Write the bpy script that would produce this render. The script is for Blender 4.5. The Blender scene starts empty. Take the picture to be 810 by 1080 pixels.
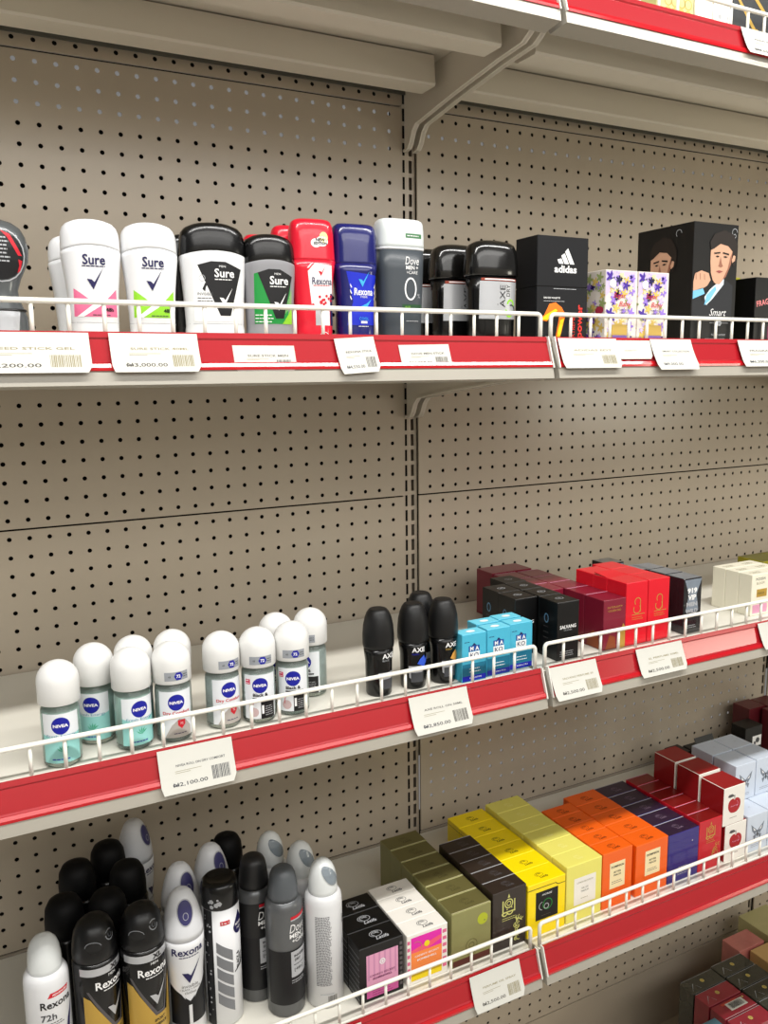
import bpy, bmesh, math, random
from mathutils import Vector, Matrix
from mathutils.geometry import tessellate_polygon
random.seed(7)
SC = bpy.context.scene
COL = SC.collection
PI = math.pi

# ------------------------------------------------------------------ camera
cam_d = bpy.data.cameras.new('camera')
cam = bpy.data.objects.new('camera', cam_d); COL.objects.link(cam)
cam_d.sensor_fit = 'VERTICAL'; cam_d.sensor_height = 36.0
cam_d.lens = 887.8 / 1080 * 36.0
cam_d.clip_start = 0.05
yaw, pitch, roll = 0.4806, -0.1602, -0.0130
fw = Vector((math.sin(yaw) * math.cos(pitch), math.cos(yaw) * math.cos(pitch), math.sin(pitch)))
rt = Vector((math.cos(yaw), -math.sin(yaw), 0)); up = rt.cross(fw)
r2 = rt * math.cos(roll) + up * math.sin(roll); u2 = up * math.cos(roll) - rt * math.sin(roll)
M = Matrix((r2, u2, -fw)).transposed().to_4x4()
M.translation = Vector((-0.6758, -1.196, 0.1948))
cam.matrix_world = M
SC.camera = cam

# ------------------------------------------------------------------ light
world = bpy.data.worlds.new('store_light'); SC.world = world
world.use_nodes = True
bgn = world.node_tree.nodes['Background']
bgn.inputs['Color'].default_value = (1.0, 0.98, 0.95, 1); bgn.inputs['Strength'].default_value = 0.20

def area(name, loc, rot, sx, sy, power, col=(1, 0.98, 0.94)):
    d = bpy.data.lights.new(name, 'AREA'); d.shape = 'RECTANGLE'; d.size = sx; d.size_y = sy
    d.energy = power; d.color = col
    o = bpy.data.objects.new(name, d); COL.objects.link(o)
    o.location = loc; o.rotation_euler = rot
    return o
area('ceiling_tube_near', (-0.1, -1.14, 1.50), (0.12, 0, 0), 3.4, 0.10, 60)
area('ceiling_tube_mid', (0.0, -2.9, 1.55), (0.35, 0, 0), 4.5, 0.7, 46)
area('ceiling_tube_far', (0.2, -5.2, 1.6), (0.8, 0, 0), 6.0, 1.3, 66)

area('added_reflection_light', (2.55, -2.34, 0.12), (PI / 2, 0, 0.0), 0.9, 0.42, 12, (1, 0.95, 0.80))  # added unseen light that gives the bright reflection on the glossy back panel
SC.view_settings.view_transform = 'Standard'; SC.view_settings.look = 'None'
SC.view_settings.gamma = 1.0; SC.view_settings.use_curve_mapping = False
SC.view_settings.exposure = 0.0

# ------------------------------------------------------------------ materials
def lin(c):
    c /= 255.0
    return c / 12.92 if c <= 0.04045 else ((c + 0.055) / 1.055) ** 2.4
MATS = {}
def mat(name, rgb, rough=0.4, metal=0.0, coat=0.0, trans=0.0, spec=0.5, noise=0.0, nscale=60, bump=0.0, ior=1.45, emit=None):
    if name in MATS: return MATS[name]
    m = bpy.data.materials.new(name); m.use_nodes = True
    nt = m.node_tree; b = nt.nodes['Principled BSDF']
    c = (lin(rgb[0]), lin(rgb[1]), lin(rgb[2]), 1)
    b.inputs['Base Color'].default_value = c
    b.inputs['Roughness'].default_value = rough; b.inputs['Metallic'].default_value = metal
    b.inputs['Coat Weight'].default_value = coat; b.inputs['Coat Roughness'].default_value = 0.06
    b.inputs['Transmission Weight'].default_value = trans; b.inputs['Specular IOR Level'].default_value = spec
    b.inputs['IOR'].default_value = ior
    tc = nt.nodes.new('ShaderNodeTexCoord'); nz = nt.nodes.new('ShaderNodeTexNoise')
    nz.inputs['Scale'].default_value = nscale; nz.inputs['Detail'].default_value = 3
    nt.links.new(tc.outputs['Object'], nz.inputs['Vector'])
    amt = noise if noise else 0.025
    mr = nt.nodes.new('ShaderNodeMapRange')
    mr.inputs['To Min'].default_value = 1 - amt; mr.inputs['To Max'].default_value = 1 + amt
    nt.links.new(nz.outputs['Fac'], mr.inputs['Value'])
    mx = nt.nodes.new('ShaderNodeVectorMath'); mx.operation = 'SCALE'
    mx.inputs[0].default_value = c[:3]
    nt.links.new(mr.outputs['Result'], mx.inputs['Scale'])
    nt.links.new(mx.outputs['Vector'], b.inputs['Base Color'])
    if bump:
        bp = nt.nodes.new('ShaderNodeBump'); bp.inputs['Strength'].default_value = bump; bp.inputs['Distance'].default_value = 0.001
        nt.links.new(nz.outputs['Fac'], bp.inputs['Height']); nt.links.new(bp.outputs['Normal'], b.inputs['Normal'])
    MATS[name] = m
    return m
P = mat('beige_painted_steel', (184, 172, 154), 0.22, spec=0.5, noise=0.03, nscale=6, bump=0.01)
PD = mat('beige_shelf_steel', (214, 207, 192), 0.35, noise=0.03, nscale=8)
DECK = mat('off_white_shelf_top', (222, 219, 208), 0.35, noise=0.02, nscale=9)
LIP = mat('grey_shelf_lip', (166, 161, 150), 0.3)
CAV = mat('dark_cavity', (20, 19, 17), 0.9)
RED = mat('red_price_rail', (168, 26, 36), 0.22, coat=0.5)
REDL = mat('red_rail_lip', (190, 8, 24), 0.2, coat=0.5)
CLEAR = mat('pale_rail_end', (225, 222, 214), 0.3)
WIRE = mat('white_coated_wire', (240, 238, 228), 0.3)
PAPER = mat('white_price_paper', (206, 205, 197), 0.7)
INKG = mat('grey_ink', (92, 90, 86), 0.8)
INKT = mat('faded_tan_ink', (150, 142, 112), 0.8)
WHITE = mat('white_plastic', (222, 223, 225), 0.28)
WPRINT = mat('white_print', (238, 238, 238), 0.5)
LGREY = mat('light_grey_print', (176, 178, 182), 0.5)
GREY = mat('grey_plastic', (105, 107, 110), 0.35)
DGREY = mat('dark_grey_print', (70, 72, 76), 0.4)
BLACK = mat('black_plastic', (7, 7, 8), 0.25, coat=0.15)
KPRINT = mat('black_print', (12, 12, 16), 0.45)
NAVY = mat('navy_print', (26, 22, 78), 0.45)
BLUE = mat('royal_blue_print', (14, 24, 160), 0.4)
PINK = mat('pink_print', (222, 108, 146), 0.5)
LIME = mat('lime_print', (142, 208, 46), 0.5)
GREEN = mat('green_print', (22, 140, 58), 0.45)
TEAL = mat('teal_print', (128, 208, 200), 0.5)
REDP = mat('red_print', (200, 26, 44), 0.5)
GOLD = mat('gold_print', (196, 160, 74), 0.35, metal=0.3)
SILV = mat('silver_print', (190, 192, 196), 0.3, metal=0.4)
YEL = mat('yellow_print', (240, 214, 20), 0.45)
ORNG = mat('orange_print', (244, 120, 20), 0.45)

# ------------------------------------------------------------------ mesh builder
_tc = {}
def text2d(s, bold=0.0, shear=0.0):
    k = (s, bold, shear)
    if k in _tc: return _tc[k]
    cu = bpy.data.curves.new('t', 'FONT'); cu.body = s; cu.size = 1; cu.resolution_u = 2
    cu.offset = bold; cu.shear = shear
    o = bpy.data.objects.new('t', cu); m = bpy.data.meshes.new_from_object(o)
    vs = [(v.co.x, v.co.y) for v in m.vertices]; fs = [tuple(p.vertices) for p in m.polygons]
    bpy.data.objects.remove(o); bpy.data.curves.remove(cu); bpy.data.meshes.remove(m)
    x0 = min(v[0] for v in vs); x1 = max(v[0] for v in vs); y0 = min(v[1] for v in vs); y1 = max(v[1] for v in vs)
    vs = [((x - (x0 + x1) / 2) / (y1 - y0), (y - (y0 + y1) / 2) / (y1 - y0)) for x, y in vs]
    _tc[k] = (vs, fs, (x1 - x0) / (y1 - y0))
    return _tc[k]

def refine(vs, fs, L):
    bm = bmesh.new()
    bv = [bm.verts.new((x, y, 0)) for x, y in vs]
    for f in fs:
        try: bm.faces.new([bv[i] for i in f])
        except ValueError: pass
    bmesh.ops.triangulate(bm, faces=bm.faces[:])
    for _ in range(6):
        es = [e for e in bm.edges if e.calc_length() > L]
        if not es: break
        bmesh.ops.subdivide_edges(bm, edges=es, cuts=1)
        bmesh.ops.triangulate(bm, faces=[f for f in bm.faces if len(f.verts) > 3])
    bm.verts.index_update()
    out = [(v.co.x, v.co.y) for v in bm.verts]; of = [tuple(v.index for v in f.verts) for f in bm.faces]
    bm.free()
    return out, of

class MB:
    def __init__(s): s.v = []; s.f = []; s.m = []; s.sm = []; s.mats = []
    def mi(s, m):
        if m not in s.mats: s.mats.append(m)
        return s.mats.index(m)
    def add(s, vs, fs, m, smooth=False):
        o = len(s.v); s.v += [tuple(v) for v in vs]; k = s.mi(m)
        for f in fs: s.f.append(tuple(i + o for i in f)); s.m.append(k); s.sm.append(smooth)
    def box(s, x0, x1, y0, y1, z0, z1, m, bev=0.0, mtop=None, mside=None):
        if bev <= 0:
            vs = [(x, y, z) for z in (z0, z1) for y in (y0, y1) for x in (x0, x1)]
            fs = [(0, 2, 3, 1), (4, 5, 7, 6), (0, 1, 5, 4), (2, 6, 7, 3), (0, 4, 6, 2), (1, 3, 7, 5)]
            ms = [m, mtop or m, m, m, mside or m, mside or m]
            o = len(s.v); s.v += vs
            for f, mm in zip(fs, ms): s.f.append(tuple(i + o for i in f)); s.m.append(s.mi(mm)); s.sm.append(False)
            return
        bm = bmesh.new(); bmesh.ops.create_cube(bm, size=1)
        for v in bm.verts:
            v.co = Vector(((x0 + x1) / 2 + v.co.x * (x1 - x0), (y0 + y1) / 2 + v.co.y * (y1 - y0), (z0 + z1) / 2 + v.co.z * (z1 - z0)))
        bmesh.ops.bevel(bm, geom=bm.edges[:], offset=bev, segments=1, affect='EDGES', profile=0.5)
        bm.verts.index_update(); bm.normal_update(); o = len(s.v)
        s.v += [tuple(v.co) for v in bm.verts]
        for f in bm.faces:
            n = f.normal
            mm = (mtop or m) if n.z > 0.8 else ((mside or m) if abs(n.x) > 0.8 else m)
            s.f.append(tuple(v.index + o for v in f.verts)); s.m.append(s.mi(mm)); s.sm.append(False)
        bm.free()
    def loft(s, secs, m, n=40, p=2.0, capt=True, capb=True, tilt=None):
        # secs: (z, rx, ry[, cx, cy])
        rings = []
        vs = []
        for sec in secs:
            z, rx, ry = sec[:3]; cx = sec[3] if len(sec) > 3 else 0; cy = sec[4] if len(sec) > 4 else 0
            r = []
            for i in range(n):
                a = 2 * PI * i / n; c, q = math.cos(a), math.sin(a)
                x = math.copysign(abs(c) ** (2 / p), c) * rx; y = math.copysign(abs(q) ** (2 / p), q) * ry
                zz = z + (tilt(x, y, z) if tilt else 0)
                r.append(len(vs)); vs.append((x + cx, y + cy, zz))
            rings.append(r)
        fs = []
        for a, b in zip(rings, rings[1:]):
            for i in range(n):
                j = (i + 1) % n; fs.append((a[i], a[j], b[j], b[i]))
        if capb: fs.append(tuple(reversed(rings[0])))
        if capt: fs.append(tuple(rings[-1]))
        s.add(vs, fs, m, True)
        if capt: s.sm[-1] = False
        if capb: s.sm[-1 - (1 if capt else 0)] = False
    def tube(s, pts, r, m, n=8):
        pts = [Vector(p) for p in pts]; vs = []; fs = []
        for i, p in enumerate(pts):
            d = (pts[min(i + 1, len(pts) - 1)] - pts[max(i - 1, 0)]).normalized()
            a = d.orthogonal() if abs(d.y) > 0.9 else d.cross(Vector((0, 1, 0)))
            a.normalize(); b = d.cross(a)
            for k in range(n):
                t = 2 * PI * k / n; vs.append(tuple(p + a * math.cos(t) * r + b * math.sin(t) * r))
        for i in range(len(pts) - 1):
            for k in range(n):
                j = (k + 1) % n; fs.append((i * n + k, i * n + j, (i + 1) * n + j, (i + 1) * n + k))
        fs.append(tuple(reversed(range(n)))); fs.append(tuple(range((len(pts) - 1) * n, len(pts) * n)))
        s.add(vs, fs, m, True)
    def prism(s, poly, axis, a0, a1, m):
        # poly in (p,q); axis x: (a,p,q)
        def pt(p, q, a): return (a, p, q) if axis == 'x' else ((p, a, q) if axis == 'y' else (p, q, a))
        n = len(poly); vs = [pt(p, q, a0) for p, q in poly] + [pt(p, q, a1) for p, q in poly]
        tri = tessellate_polygon([[Vector((p, q, 0)) for p, q in poly]])
        fs = [tuple(t) for t in tri] + [tuple(i + n for i in reversed(t)) for t in tri]
        fs += [(i, (i + 1) % n, n + (i + 1) % n, n + i) for i in range(n)]
        s.add(vs, fs, m)
    # ---- printing on a surface S(u, v, eps)
    def poly(s, S, pts, m, layer=1, L=0.004):
        tri = tessellate_polygon([[Vector((x, y, 0)) for x, y in pts]])
        vs, fs = refine(pts, [tuple(t) for t in tri], L)
        s.add([S(x, y, layer * 0.00018) for x, y in vs], fs, m)
    def rect(s, S, x0, x1, y0, y1, m, layer=1, L=0.004): s.poly(S, [(x0, y0), (x1, y0), (x1, y1), (x0, y1)], m, layer, L)
    def disc(s, S, cx, cy, r, m, layer=1, ry=None, n=24, L=0.004):
        ry = ry or r
        s.poly(S, [(cx + r * math.cos(2 * PI * i / n), cy + ry * math.sin(2 * PI * i / n)) for i in range(n)], m, layer, L)
    def ring(s, S, cx, cy, r, w, m, layer=1, ry=None, n=20, a0=0, a1=2 * PI):
        ry = ry or r; vs = []; fs = []
        for i in range(n + 1):
            a = a0 + (a1 - a0) * i / n
            for k in (0, 1):
                q = -w / 2 if k else w / 2
                vs.append(S(cx + (r + q) * math.cos(a), cy + (ry + q) * math.sin(a), layer * 0.00018))
        for i in range(n): fs.append((2 * i, 2 * i + 1, 2 * i + 3, 2 * i + 2))
        s.add(vs, fs, m)
    def text(s, S, t, cx, cy, h, m, layer=2, w=None, bold=0.0, shear=0.0, rot=0.0, L=0.006):
        vs, fs, asp = text2d(t, bold, shear)
        kx = (w / asp) if w else h
        c, q = math.cos(rot), math.sin(rot)
        vs = [(x * kx, y * h) for x, y in vs]
        vs = [(cx + x * c - y * q, cy + x * q + y * c) for x, y in vs]
        s.add([S(x, y, layer * 0.00018) for x, y in vs], fs, m)
    def lines(s, S, cx, cy, w, n, pitch, th, m, layer=2, seed=1):
        rr = random.Random(seed)
        for i in range(n):
            x = cx - w / 2; y = cy - i * pitch; end = cx + w / 2 * rr.uniform(0.7, 1)
            while x < end:
                l = rr.uniform(0.0015, 0.004); e = min(x + l, end)
                s.rect(S, x, e, y - th / 2, y + th / 2, m, layer, 0.01); x = e + 0.0006
    def barcode(s, S, x0, x1, y0, y1, m, layer=2, seed=3):
        rr = random.Random(seed); x = x0
        while x < x1:
            w = rr.choice([0.0004, 0.0007, 0.001]); s.rect(S, x, min(x + w, x1), y0, y1, m, layer, 0.02); x += w + rr.choice([0.0005, 0.0008])
    def build(s, name, parent=None, loc=None):
        me = bpy.data.meshes.new(name); me.from_pydata(s.v, [], s.f)
        for m in s.mats: me.materials.append(m)
        me.polygons.foreach_set('material_index', s.m); me.polygons.foreach_set('use_smooth', s.sm)
        me.update()
        o = bpy.data.objects.new(name, me); COL.objects.link(o)
        if parent: o.parent = parent
        if loc: o.location = loc
        return o

def S_cyl(R, z0=0):
    def S(u, v, e):
        r = R(v) if callable(R) else R
        return ((r + e) * math.sin(u / r), -(r + e) * math.cos(u / r), v)
    return S
def S_loft(secs, p):
    def rr(z):
        a = secs[0]
        for b in secs[1:]:
            if z <= b[0]:
                t = (z - a[0]) / max(b[0] - a[0], 1e-9); return a[1] + (b[1] - a[1]) * t, a[2] + (b[2] - a[2]) * t
            a = b
        return a[1], a[2]
    def S(u, v, e):
        rx, ry = rr(v); q = min(abs(u / rx), 0.995)
        return (u, -ry * (1 - q ** p) ** (1 / p) - e, v)
    return S
def S_front(y=0.0): return lambda u, v, e: (u, y - e, v)
def S_top(z): return lambda u, v, e: (u, v, z + e)
def S_left(x=0.0, d=0.0): return lambda u, v, e: (x - e, d - u, v)   # u runs back -> front

def setp(o, label, cat, group=None, kind=None):
    if label: o['label'] = label
    if cat: o['category'] = cat
    if group: o['group'] = group
    if kind: o['kind'] = kind
    return o
def thing(name, label, cat, loc, rotz=0, group=None):
    o = bpy.data.objects.new(name, None); COL.objects.link(o); o.empty_display_size = 0.02
    o.location = loc; o.rotation_euler = (0, 0, rotz)
    return setp(o, label, cat, group)
def sub(t, name):
    return next(c for c in t.children if c.name.split('.')[0] == name)
def dup(root, loc, rotz=None, label=None, group=None):
    r = root.copy(); COL.objects.link(r); r.location = loc
    if rotz is not None: r.rotation_euler = (0, 0, rotz)
    if label: r['label'] = label
    if group: r['group'] = group
    for ch in list(root.children):
        c = ch.copy(); COL.objects.link(c); c.parent = r
        for g in list(ch.children):
            d = g.copy(); COL.objects.link(d); d.parent = c
    return r

# ------------------------------------------------------------------ structure
BAY = 0.895
Z_FLOOR = -1.38
fb = MB(); fb.box(-4, 6, -7, 0.6, Z_FLOOR - 0.05, Z_FLOOR, mat('pale_floor_tile', (226, 222, 214), 0.35, noise=0.05, nscale=2))
setp(fb.build('floor'), None, None, kind='structure')

wb = MB(); wb.box(-4, 6, -2.45, -2.35, Z_FLOOR, 0.55, mat('light_blocker_paint', (215, 210, 200), 0.5, noise=0.05, nscale=3))  # unseen partition added behind the camera to block low light, pale for bounce
setp(wb.build('low_light_blocker'), None, None, kind='structure')

def perforated(x0, x1, z0, z1, xs, zs, r=0.0031, y=0.0, th=0.0012, m=P, rz=None, n=8):
    """steel sheet with real holes at the grid xs, zs (cells centred on the holes)."""
    b = MB(); px = (xs[1] - xs[0]) / 2; pz = (zs[1] - zs[0]) / 2
    vs = []; fs = []
    for cz in zs:
        for cx in xs:
            o = len(vs)
            # 8 outer points on the cell square, 8 on the hole, 8 behind the hole
            for k in range(8):
                a = PI / 4 * k; c, s = math.cos(a), math.sin(a); q = max(abs(c), abs(s))
                vs.append((min(max(cx + c / q * px, x0), x1), y, min(max(cz + s / q * pz, z0), z1)))
            for yy in (y, y + th):
                for k in range(8):
                    a = PI / 4 * k; vs.append((cx + math.cos(a) * r, yy, cz + math.sin(a) * (rz or r)))
            for k in range(8):
                j = (k + 1) % 8
                fs.append((o + k, o + 8 + k, o + 8 + j, o + j)); fs.append((o + 8 + k, o + 16 + k, o + 16 + j, o + 8 + j))
    b.add(vs, fs, m)
    gx0, gx1 = xs[0] - px, xs[-1] + px; gz0, gz1 = zs[0] - pz, zs[-1] + pz
    for (a0, a1, c0, c1) in ((x0, gx0, z0, z1), (gx1, x1, z0, z1), (gx0, gx1, z0, gz0), (gx0, gx1, gz1, z1)):
        if a1 - a0 > 1e-4 and c1 - c0 > 1e-4:
            b.add([(a0, y, c0), (a1, y, c0), (a1, y, c1), (a0, y, c1)], [(0, 1, 2, 3)], m)
    # folded returns at the panel rims
    b.add([(x0, y, z0), (x0, y, z1), (x0, y + .003, z1), (x0, y + .003, z0)], [(0, 1, 2, 3)], m)
    b.add([(x1, y, z0), (x1, y, z1), (x1, y + .003, z1), (x1, y + .003, z0)], [(0, 1, 2, 3)], m)
    for zz in (z0, z1): b.add([(x0, y, zz), (x1, y, zz), (x1, y + .003, zz), (x0, y + .003, zz)], [(0, 1, 2, 3)], m)
    return b

unit = thing('shelving_unit', 'beige perforated steel store shelving frame with slotted uprights and back panels', 'shelving', (0, 0, Z_FLOOR))
ZF = -Z_FLOOR
p = 0.025
for bay in (-1, 0, 1):
    X0 = bay * BAY
    xs = [X0 + 0.035 + i * p for i in range(34)]
    for zb in (-0.6, 0.0, 0.6):
        if bay == 1 and zb >= 0: pass
        zs = [zb + (k + 0.5) * p for k in range(24)]
        if zb == 0.6: zs = zs[:12]
        z1 = zb + 0.5988 if zb < 0.6 else zb + 0.3
        bb = perforated(X0 + 0.0135, X0 + BAY - 0.0135, zb + 0.0012, z1, xs, [z for z in zs])
        o = bb.build('back_panel', unit); o.location = (0, 0, ZF)
    zs = [-1.0785 + (k + 0.5) * p for k in range(19)]
    bb = perforated(X0 + 0.0135, X0 + BAY - 0.0135, -1.079, -0.6015, xs, zs)
    bb.build('back_panel', unit).location = (0, 0, ZF)
    bb = MB(); bb.box(X0 + 0.0135, X0 + BAY - 0.0135, 0, 0.012, -1.26, -1.0815, P)
    bb.build('kick_panel', unit).location = (0, 0, ZF)
    bb = MB(); bb.box(X0 + 0.004, X0 + BAY - 0.004, -0.45, -0.0, -1.26, -1.23, P); bb.box(X0 + 0.004, X0 + BAY - 0.004, -0.44, -0.425, Z_FLOOR, -1.26, LIP)
    bb.build('base_deck', unit).location = (0, 0, ZF)
# uprights: slotted face as real cut-outs
def upright(x):
    b = MB(); vs = []; fs = []
    xsn = [-0.0125, -0.0085, -0.0045, 0.0025, 0.0082, 0.0125]
    y = 0.007
    z = -1.2
    def q(a0, a1, c0, c1): b.add([(x + a0, y, c0), (x + a1, y, c0), (x + a1, y, c1), (x + a0, y, c1)], [(0, 1, 2, 3)], P)
    q(-0.0134, xsn[1], z, 0.9); q(xsn[2], xsn[3], z, 0.9); q(xsn[4], 0.0134, z, 0.9)
    k = 0
    while z < 0.9 - 1e-6:
        for (a0, a1) in ((xsn[1], xsn[2]), (xsn[3], xsn[4])): q(a0, a1, z, z + 0.0065)
        z += 0.025
    b.box(x - 0.0125, x - 0.011, y + .001, y + 0.03, -1.2, 0.9, P); b.box(x + 0.011, x + 0.0125, y + .001, y + 0.03, -1.2, 0.9, P)
    b.box(x - 0.011, x + 0.011, y + 0.022, y + 0.03, -1.2, 0.9, CAV)
    b.build('upright', unit).location = (0, 0, ZF)
for i in (-1, 0, 1, 2): upright(i * BAY)
# far side of the unit; slits added to give light dots in the holes
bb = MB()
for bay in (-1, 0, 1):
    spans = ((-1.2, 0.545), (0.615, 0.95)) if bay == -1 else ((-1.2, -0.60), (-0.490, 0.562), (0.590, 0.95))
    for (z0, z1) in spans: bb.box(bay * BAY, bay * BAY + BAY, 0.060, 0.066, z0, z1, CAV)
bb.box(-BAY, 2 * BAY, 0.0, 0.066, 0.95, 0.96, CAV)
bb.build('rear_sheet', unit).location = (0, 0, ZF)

# ------------------------------------------------------------------ shelves
T = {'top': 0.646, 'upper': 0.2394, 'middle': -0.1876, 'lower': -0.5955}
def make_shelf(label, loc):
    t = thing('shelf', label, 'shelf', loc, group='steel shelves with red price rails')
    L0, L1 = 0.004, BAY - 0.004
    b = MB()
    b.box(L0, L1, -0.346, -0.004, -0.010, -0.0070, PD, mtop=DECK)         # deck plate (top at T-.007)
    b.box(L0, L1, -0.006, -0.0035, -0.030, -0.008, mat('shadow_dark_rear_flange', (92, 92, 84), 0.4))                    # rear flange, coloured dark to stand in for the shadow gap
    for yf in (-0.275, -0.118):                                           # stiffening ribs under the deck
        b.prism([(yf, -0.012), (yf - .004, -0.050), (yf - .002, -0.053), (yf + .034, -0.053), (yf + .040, -0.050), (yf + .046, -0.012)], 'x', L0 + 0.022, L1 - 0.022, PD)
    b.build('deck', t)
    b = MB()
    b.prism([(-0.350, -0.0100), (-0.363, -0.0380), (-0.3655, -0.050), (-0.335, -0.053), (-0.332, -0.048), (-0.332, -0.010)], 'x', L0, L1, LIP)
    b.build('front_lip', t)
    r = MB()
    r.prism([(-0.3485, 0.000), (-0.3505, 0.0005), (-0.3525, -0.005), (-0.3515, -0.007), (-0.3592, -0.0285), (-0.3610, -0.0300), (-0.3622, -0.0300), (-0.3600, -0.0335), (-0.356, -0.033), (-0.347, -0.0070)], 'x', L0 + 0.002, L1 - 0.002, RED)
    r.prism([(-0.3622, -0.0300), (-0.3642, -0.0335), (-0.3640, -0.0365), (-0.3610, -0.0362), (-0.3592, -0.0325)], 'x', L0 + 0.002, L1 - 0.002, REDL)
    for x in (L0, L1 - 0.0018):
        r.prism([(-0.3475, 0.001), (-0.3535, 0.001), (-0.3660, -0.037), (-0.3590, -0.0375)], 'x', x, x + 0.0018, CLEAR)
    r.build('price_rail', t)
    for x in (L0 + 0.0035, L1 - 0.0055):
        k = MB()
        pr = [(-0.002, -0.010), (-0.002, -0.112), (-0.015, -0.110), (-0.022, -0.103), (-0.030, -0.088), (-0.040, -0.080), (-0.142, -0.067), (-0.250, -0.056), (-0.300, -0.053), (-0.312, -0.047), (-0.322, -0.040), (-0.332, -0.037), (-0.334, -0.014)]
        k.prism(pr, 'x', x, x + 0.002, PD)
        low = pr[1:-1]
        for a, c in zip(low, low[1:]):                                     # rolled flange along the lower edge
            k.add([(x - .003, a[0], a[1]), (x + .005, a[0], a[1]), (x + .005, c[0], c[1]), (x - .003, c[0], c[1]),
                   (x - .003, a[0], a[1] + .003), (x + .005, a[0], a[1] + .003), (x + .005, c[0], c[1] + .003), (x - .003, c[0], c[1] + .003)],
                  [(0, 1, 2, 3), (7, 6, 5, 4), (0, 4, 5, 1), (2, 6, 7, 3), (0, 3, 7, 4), (1, 2, 6, 5)], PD)
        k.build('bracket', t)
    w = MB(); y = -0.341; zt = 0.0285; x0, x1 = L0 + 0.004, L1 - 0.004; R = 0.0055
    arc0 = [(x0 + R - R * math.cos(a), y, zt - R + R * math.sin(a)) for a in [PI / 2 * i / 5 for i in range(6)]]
    arc1 = [(x1 - R + R * math.sin(a), y, zt - R + R * math.cos(a)) for a in [PI / 2 * i / 5 for i in range(6)]]
    w.tube([(x0, y, -0.0065)] + arc0 + arc1 + [(x1, y, -0.0065)], 0.0027, WIRE, 8)
    w.tube([(x0, y, -0.0045), (x1, y, -0.0045)], 0.0018, WIRE, 6)
    n = 27; 
    for i in range(1, n):
        x = x0 + (x1 - x0) * i / n
        w.tube([(x, y + .001, -0.0065), (x, y + .001, zt - 0.001)], 0.0021, WIRE, 6)
    w.build('wire_guard', t)
    return t
proto = None
side = {-1: 'left bay', 0: 'right bay', 1: 'farthest bay at right edge'}
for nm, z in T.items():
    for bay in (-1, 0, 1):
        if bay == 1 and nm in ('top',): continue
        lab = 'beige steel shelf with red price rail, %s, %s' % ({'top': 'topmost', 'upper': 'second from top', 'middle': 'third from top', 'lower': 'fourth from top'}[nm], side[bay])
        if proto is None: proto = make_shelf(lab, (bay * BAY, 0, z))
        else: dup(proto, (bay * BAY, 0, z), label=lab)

DK = {k: v - 0.0068 for k, v in T.items()}

# ------------------------------------------------------------------ price tags
def tag(nm, x0, x1, label, top='', price='', dz=0.0, hgt=0.037, tilt=0.0, curl=0.004, ink=INKG, bar=True, name=None):
    """paper slipped over the rail; follows its slope, lower edge lifting off"""
    z = T[nm]
    t = thing('price_tag', label, 'price tag', ((x0 + x1) / 2, -0.3515, z - 0.001 + dz), group='paper price tags on the rails')
    w = x1 - x0; b = MB(); sl = 0.33
    def S(u, v, e):  # u across, v down from top (negative)
        ca, sa = math.cos(tilt), math.sin(tilt)
        uu = u * ca - v * sa; vv = u * sa + v * ca
        q = -v / hgt
        return (uu, vv * -1 * -sl - curl * q * q - 0.0022 - e, vv)
    n, mrow = 6, 6
    vs = []
    for j in range(mrow + 1):
        for i in range(n + 1):
            u = -w / 2 + w * i / n; v = -hgt * j / mrow
            if j == mrow and i == n: u -= 0.004
            if j == mrow and i == 0: u += 0.002
            vs.append(S(u, v, 0))
    nv = len(vs)
    vs += [(x, y + 0.0003, zz) for x, y, zz in vs]
    fs = []
    for j in range(mrow):
        for i in range(n):
            a = j * (n + 1) + i; fs.append((a, a + n + 1, a + n + 2, a + 1)); fs.append((a + nv, a + 1 + nv, a + n + 2 + nv, a + n + 1 + nv))
    b.add(vs, fs, PAPER); b.build('paper', t)
    q = MB()
    if top: q.text(S, top, w * 0.05, -hgt * 0.40, 0.0023, ink, 1, w=w * 0.66, bold=0.012)
    q.rect(S, -w * .3, w * .05, -hgt * .53, -hgt * .52, INKT, 1); q.rect(S, -w * .3, -w * .1, -hgt * .57, -hgt * .56, INKT, 1)
    if price: q.text(S, price, -w * 0.12, -hgt * 0.82, 0.0042, DGREY if ink is not INKT else INKG, 1, w=w * 0.46, bold=0.012)
    if bar: q.barcode(S, w * 0.18, w * 0.42, -hgt * 0.86, -hgt * 0.56, ink, 1, seed=int(abs(x0) * 1000))
    q.build('printing', t)
    return t
tag('upper', -0.660, -0.547, 'wide white price tag of the grey sticks at the left edge', 'SPEED STICK GEL', '₦2,200.00', ink=INKT)
tag('upper', -0.529, -0.444, 'wide curling price tag under the white and pink stick', 'SURE STICK 40ML', '₦3,000.00', ink=INKT)
tag('upper', -0.408, -0.341, 'small price tag under the black capped white stick', 'SURE STICK MEN', '₦4,000.00', dz=-0.011, hgt=0.026, curl=0.001)
tag('upper', -0.295, -0.247, 'narrow tilted price tag under the red stick', 'REXONA STICK', '₦4,550.00', dz=-0.002, hgt=0.038, tilt=0.06)
tag('upper', -0.216, -0.150, 'small slightly torn price tag under the dark grey stick', 'DOVE MEN STICK', '₦4,050.00', dz=-0.009, hgt=0.025, curl=0.001, tilt=0.02)
tag('upper', 0.009, 0.104, 'blank wide white tag under the black sports cologne box', 'ADIDAS EDT', '', ink=INKT, bar=True)
tag('upper', 0.104, 0.163, 'pale reddened tag between two white tags, below the floral boxes', '', '', dz=-0.002, hgt=0.024, curl=0.0, bar=False)
tag('upper', 0.163, 0.238, 'curling white price tag under the left side of the portrait box', 'SMART COLLECTION', '₦9,000.00', hgt=0.040, curl=0.008, bar=False)
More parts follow.
